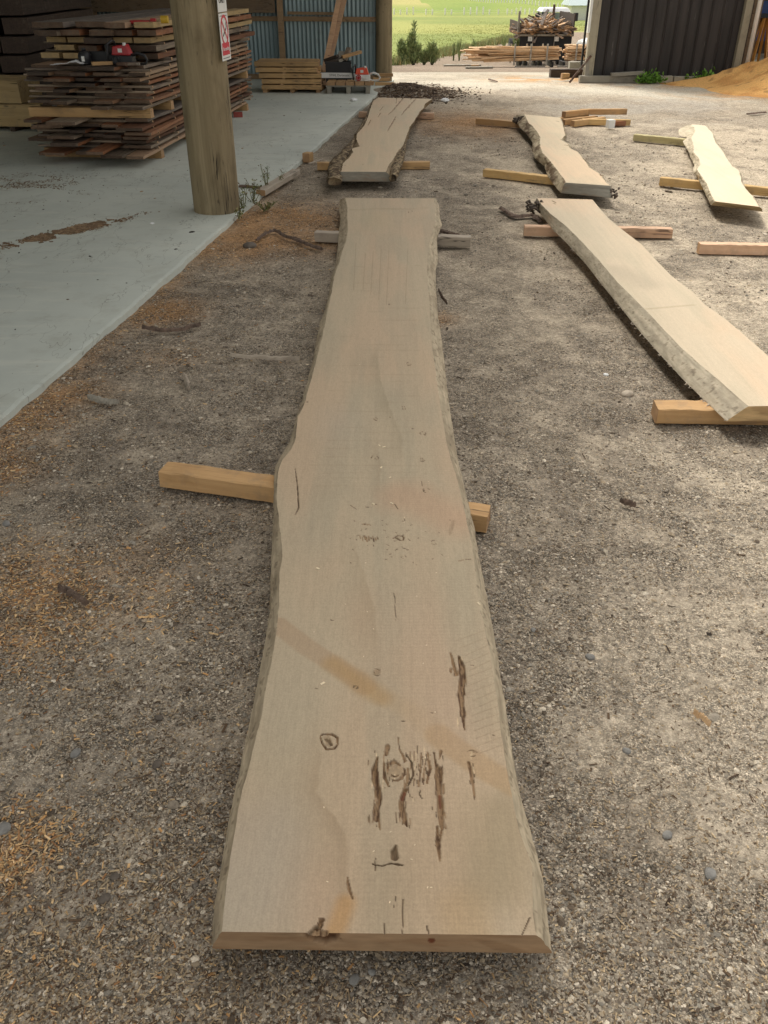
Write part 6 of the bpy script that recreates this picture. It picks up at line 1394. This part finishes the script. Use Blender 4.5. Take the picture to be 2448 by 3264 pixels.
octf = np.array([(0, 6, 4), (6, 2, 4), (2, 7, 4), (7, 1, 4), (1, 8, 4), (8, 3, 4), (3, 9, 4), (9, 0, 4), (6, 0, 5), (2, 6, 5), (7, 2, 5), (1, 7, 5), (8, 1, 5), (3, 8, 5), (9, 3, 5), (0, 9, 5)])
def clump(x, y, s_): return fbm(x * s_, y * s_, 4, 91)
x, y, r_ = yard_pts(110000, .55, 9, 2.0, 1); x2, y2, r2 = yard_pts(120000, 1.6, 11, 1.25, 14); x = np.concatenate([x, x2]); y = np.concatenate([y, y2])
dd_ = fbm(x * 1.1, y * 1.1, 4, 41); keep = (clump(x, y, 3.0) * .9 + r_.random(len(x)) * .35 - .35 * sstep(.5, .62, dd_)) > .46; x, y = x[keep], y[keep]; n = len(x)
sz = np.exp(r_.normal(math.log(.00165), .45, n)) * (1 + y * .20); scl = np.stack([sz * r_.uniform(.8, 1.5, n), sz * r_.uniform(.7, 1.1, n), sz * r_.uniform(.4, .8, n)], 1)
pc = G((160, 148, 130), (178, 166, 146), (126, 114, 100), (204, 192, 172), (146, 139, 126), (164, 148, 124), (98, 86, 72)); cc = pc[r_.integers(0, 7, n)] * r_.uniform(.7, 1.2, (n, 1))
gv = scatter('gravel', octv, octf, np.stack([x, y, ground_z(x, y) + scl[:, 2] * .25], 1), scl, r_.uniform(0, 6.28, n), r_.normal(0, .3, n), cc, M['chips']); tag(gv, 'fine grey brown gravel strewn over the yard', 'gravel', kind='stuff')
x, y, r_ = yard_pts(6500, .6, 12, 1.5, 2); keep = clump(x, y, 1.7) > .47; x, y = x[keep], y[keep]; n = len(x)
sz = np.exp(r_.normal(math.log(.0028), .38, n)) * (1 + y * .06); scl = np.stack([sz * r_.uniform(.9, 1.4, n), sz * r_.uniform(.7, 1.1, n), sz * r_.uniform(.3, .7, n)], 1); pc2 = G((148, 139, 124), (130, 122, 110), (160, 148, 130), (112, 98, 84), (136, 120, 100))
tag(scatter('pebbles', octv, octf, np.stack([x, y, ground_z(x, y) + scl[:, 2] * .2], 1), scl, r_.uniform(0, 6.28, n), r_.normal(0, .2, n), pc2[r_.integers(0, 5, n)] * r_.uniform(.7, 1.15, (n, 1)), M['chips']), 'larger pale pebbles scattered through the gravel', 'pebbles', kind='stuff')
bxv = np.array([(-1, -1, 0), (1, -.7, 0), (.9, 1, 0), (-1, .8, 0), (-.9, -.9, 1), (1, -.6, 1), (.8, .9, 1), (-1, .7, 1)], float); bxf = np.array([(3, 2, 1, 0), (4, 5, 6, 7), (0, 1, 5, 4), (1, 2, 6, 5), (2, 3, 7, 6), (3, 0, 4, 7)])
def chips(name, n, y0, y1, p_, seed, wfun, L_, W_, pal, label, mx=.4, z=None, region=None):
    x, y, r_ = yard_pts(n, y0, y1, p_, seed); keep = r_.random(len(x)) < wfun(x, y); x, y = x[keep], y[keep]; n = len(x)
    l = L_ * np.exp(r_.normal(0, .4, n)) * (1 + y * .035); scl = np.stack([l, W_ * np.exp(r_.normal(0, .3, n)) * (1 + y * .035), np.full(n, .0010) * (1 + y * .12)], 1)
    zz = ground_z(x, y) + r_.uniform(0, .004, n)
    tag(scatter(name, bxv, bxf, np.stack([x, y, zz], 1), scl, r_.uniform(0, 6.28, n), r_.normal(0, mx, n), pal[r_.integers(0, len(pal), n)] * r_.uniform(.75, 1.2, (n, 1)), M['chips']), label, 'wood chips', kind='stuff')
chips('orange_wood_chips', 230000, .6, 17, 1.35, 11, lambda x, y: np.clip(orange_w(x, y) * (-.15 + 1.7 * fbm(x * 5, y * 5, 4, 17)) + .02 * sstep(.3, -.8, x), 0, 1), .0052, .0019, G((206, 168, 118), (192, 148, 98), (218, 186, 140), (160, 120, 82), (150, 134, 108)), 'fresh orange wood chips heaped along the concrete edge')
chips('brown_wood_chips', 75000, .6, 14, 1.6, 12, lambda x, y: .25 + .6 * sstep(.5, -1.2, x) * sstep(.4, .6, clump(x, y, 2.2)), .0034, .0013, G((150, 130, 102), (168, 148, 118), (112, 92, 70), (190, 168, 134), (92, 74, 58)), 'weathered brown wood chips trodden into the gravel')
chips('dark_bark_bits', 2000, .8, 16, .9, 13, lambda x, y: .10 + .6 * np.exp(-((x - .6) / 1.6) ** 2 - ((y - 15.5) / 1.6) ** 2), .010, .0035, G((72, 58, 46), (92, 74, 56), (62, 52, 44)), 'dark broken bark bits lying about the yard', .3)
# mound rubble by the far pole
r_ = np.random.default_rng(77); n = 4200; b0 = P(1290, 292); x = b0.x + r_.normal(0, .42, n) + .12; y = b0.y + r_.normal(0, .55, n) - .2; k = x > edge_x(y) + .01; x, y = x[k], y[k]; n = len(x)
sz = np.exp(r_.normal(math.log(.011), .4, n)); scl = np.stack([sz * 1.4, sz * .8, sz * .5], 1)
tag(scatter('bark_rubble', octv, octf, np.stack([x, y, ground_z(x, y) + sz * .3], 1), scl, r_.uniform(0, 6.28, n), r_.normal(0, .5, n), G((96, 78, 62), (74, 60, 48), (122, 102, 80))[r_.integers(0, 3, n)], M['chips']), 'mound of dark bark rubble at the foot of the far pole', 'rubble', kind='stuff')
# debris on the concrete: a brown bark patch and scattered crumbs
pc_ = P(230, 735, .022); n = 9000; a_ = r_.normal(0, .12, n); y_ = r_.normal(0, .15, n); x = pc_.x + a_ + .5 * y_; y = pc_.y + y_ + .9 * a_; k = (fbm(x * 7, y * 9, 4, 15) + r_.normal(0, .03, n) - .22 * np.hypot(a_ / .3, y_ / .25)) > .19; x, y = x[k], y[k]; n = len(x)
scl = np.stack([np.full(n, .006), np.full(n, .003), np.full(n, .0013)], 1) * np.exp(r_.normal(0, .5, (n, 1)))
tag(scatter('bark_litter', bxv, bxf, np.stack([x, y, np.full(n, .023)], 1), scl, r_.uniform(0, 6.28, n), r_.normal(0, .2, n), G((132, 108, 84), (112, 92, 70), (152, 128, 98))[r_.integers(0, 3, n)], M['chips']), 'brown patch of bark litter on the concrete floor left of the pole', 'bark litter', kind='stuff')
pc_ = P(30, 600, .022); n = 2500; x = pc_.x + r_.normal(0, .32, n); y = pc_.y + r_.normal(0, .30, n); k = fbm(x * 3, y * 5, 4, 6) > .52; x, y = x[k], y[k]; n = len(x); scl = np.stack([np.full(n, .007), np.full(n, .0035), np.full(n, .0016)], 1)
tag(scatter('bark_litter', bxv, bxf, np.stack([x, y, np.full(n, .023)], 1), scl, r_.uniform(0, 6.28, n), r_.normal(0, .2, n), G((126, 104, 82), (104, 86, 68), (142, 122, 94))[r_.integers(0, 3, n)], M['chips']), 'thin bark litter on the concrete at the left edge below the stack', 'bark litter', kind='stuff')
n = 900; y = r_.uniform(3.4, 15, n); x = edge_x(y) - r_.random(n) ** .8 * (1.2 + y * .25); keep = r_.random(n) < .45; x, y = x[keep], y[keep]; n = len(x); sz = np.exp(r_.normal(math.log(.0035), .6, n)); scl = np.stack([sz * 1.6, sz * .8, sz * .6], 1)
tag(scatter('floor_crumbs', octv, octf, np.stack([x, y, np.full(n, .024)], 1), scl, r_.uniform(0, 6.28, n), r_.normal(0, .2, n), G((70, 60, 48), (100, 86, 66), (50, 44, 36), (170, 150, 120))[r_.integers(0, 4, n)], M['chips']), 'dark crumbs of bark scattered on the concrete floor', 'crumbs', kind='stuff')
# sawdust flakes on the long slab
n = 26; px = r_.uniform(1000, 1400, n); py = r_.uniform(900, 2900, n); pts = [P(a_, b_, T1 + .0008) for a_, b_ in zip(px, py)]
extra = [(1248, 1604), (1190, 1606), (980, 1162), (1013, 1812), (1209, 1420), (1215, 1490), (1243, 1522), (1224, 1425), (1526, 1924), (1029, 2178)]
pts += [P(a_, b_, T1 + .0008) for a_, b_ in extra]; pos = np.array([tuple(q) for q in pts]); n = len(pos); sz = np.r_[np.full(n - len(extra), .0018), np.full(len(extra), .0048)]
tag(scatter('sawdust_flakes', bxv, bxf, pos, np.stack([sz * 1.3, sz * .7, sz * .25], 1), r_.uniform(0, 6.28, n), np.zeros(n), np.tile(np.array(lin(232, 216, 184)), (n, 1)), M['chips']), 'tiny white flakes lying on top of the longest slab', 'flakes', kind='stuff')

beam('dark_stick', 'thin dark stick lying on the concrete behind the weeds by the near pole', 'stick', None, P(764, 596, .023), P(848, 602, .023), .04, .018, [M['barkchip'], M['barkchip']], segs=10)
p_ = P(745, 373, .022); beam('red_block', 'small red painted block on the concrete under the right side of the big stack', 'block', None, p_, p_ + Vector((.12, .02, 0)), .10, .06, [plain('faded_red', (.30, .06, .045), .7), M['pine_end']], segs=2)
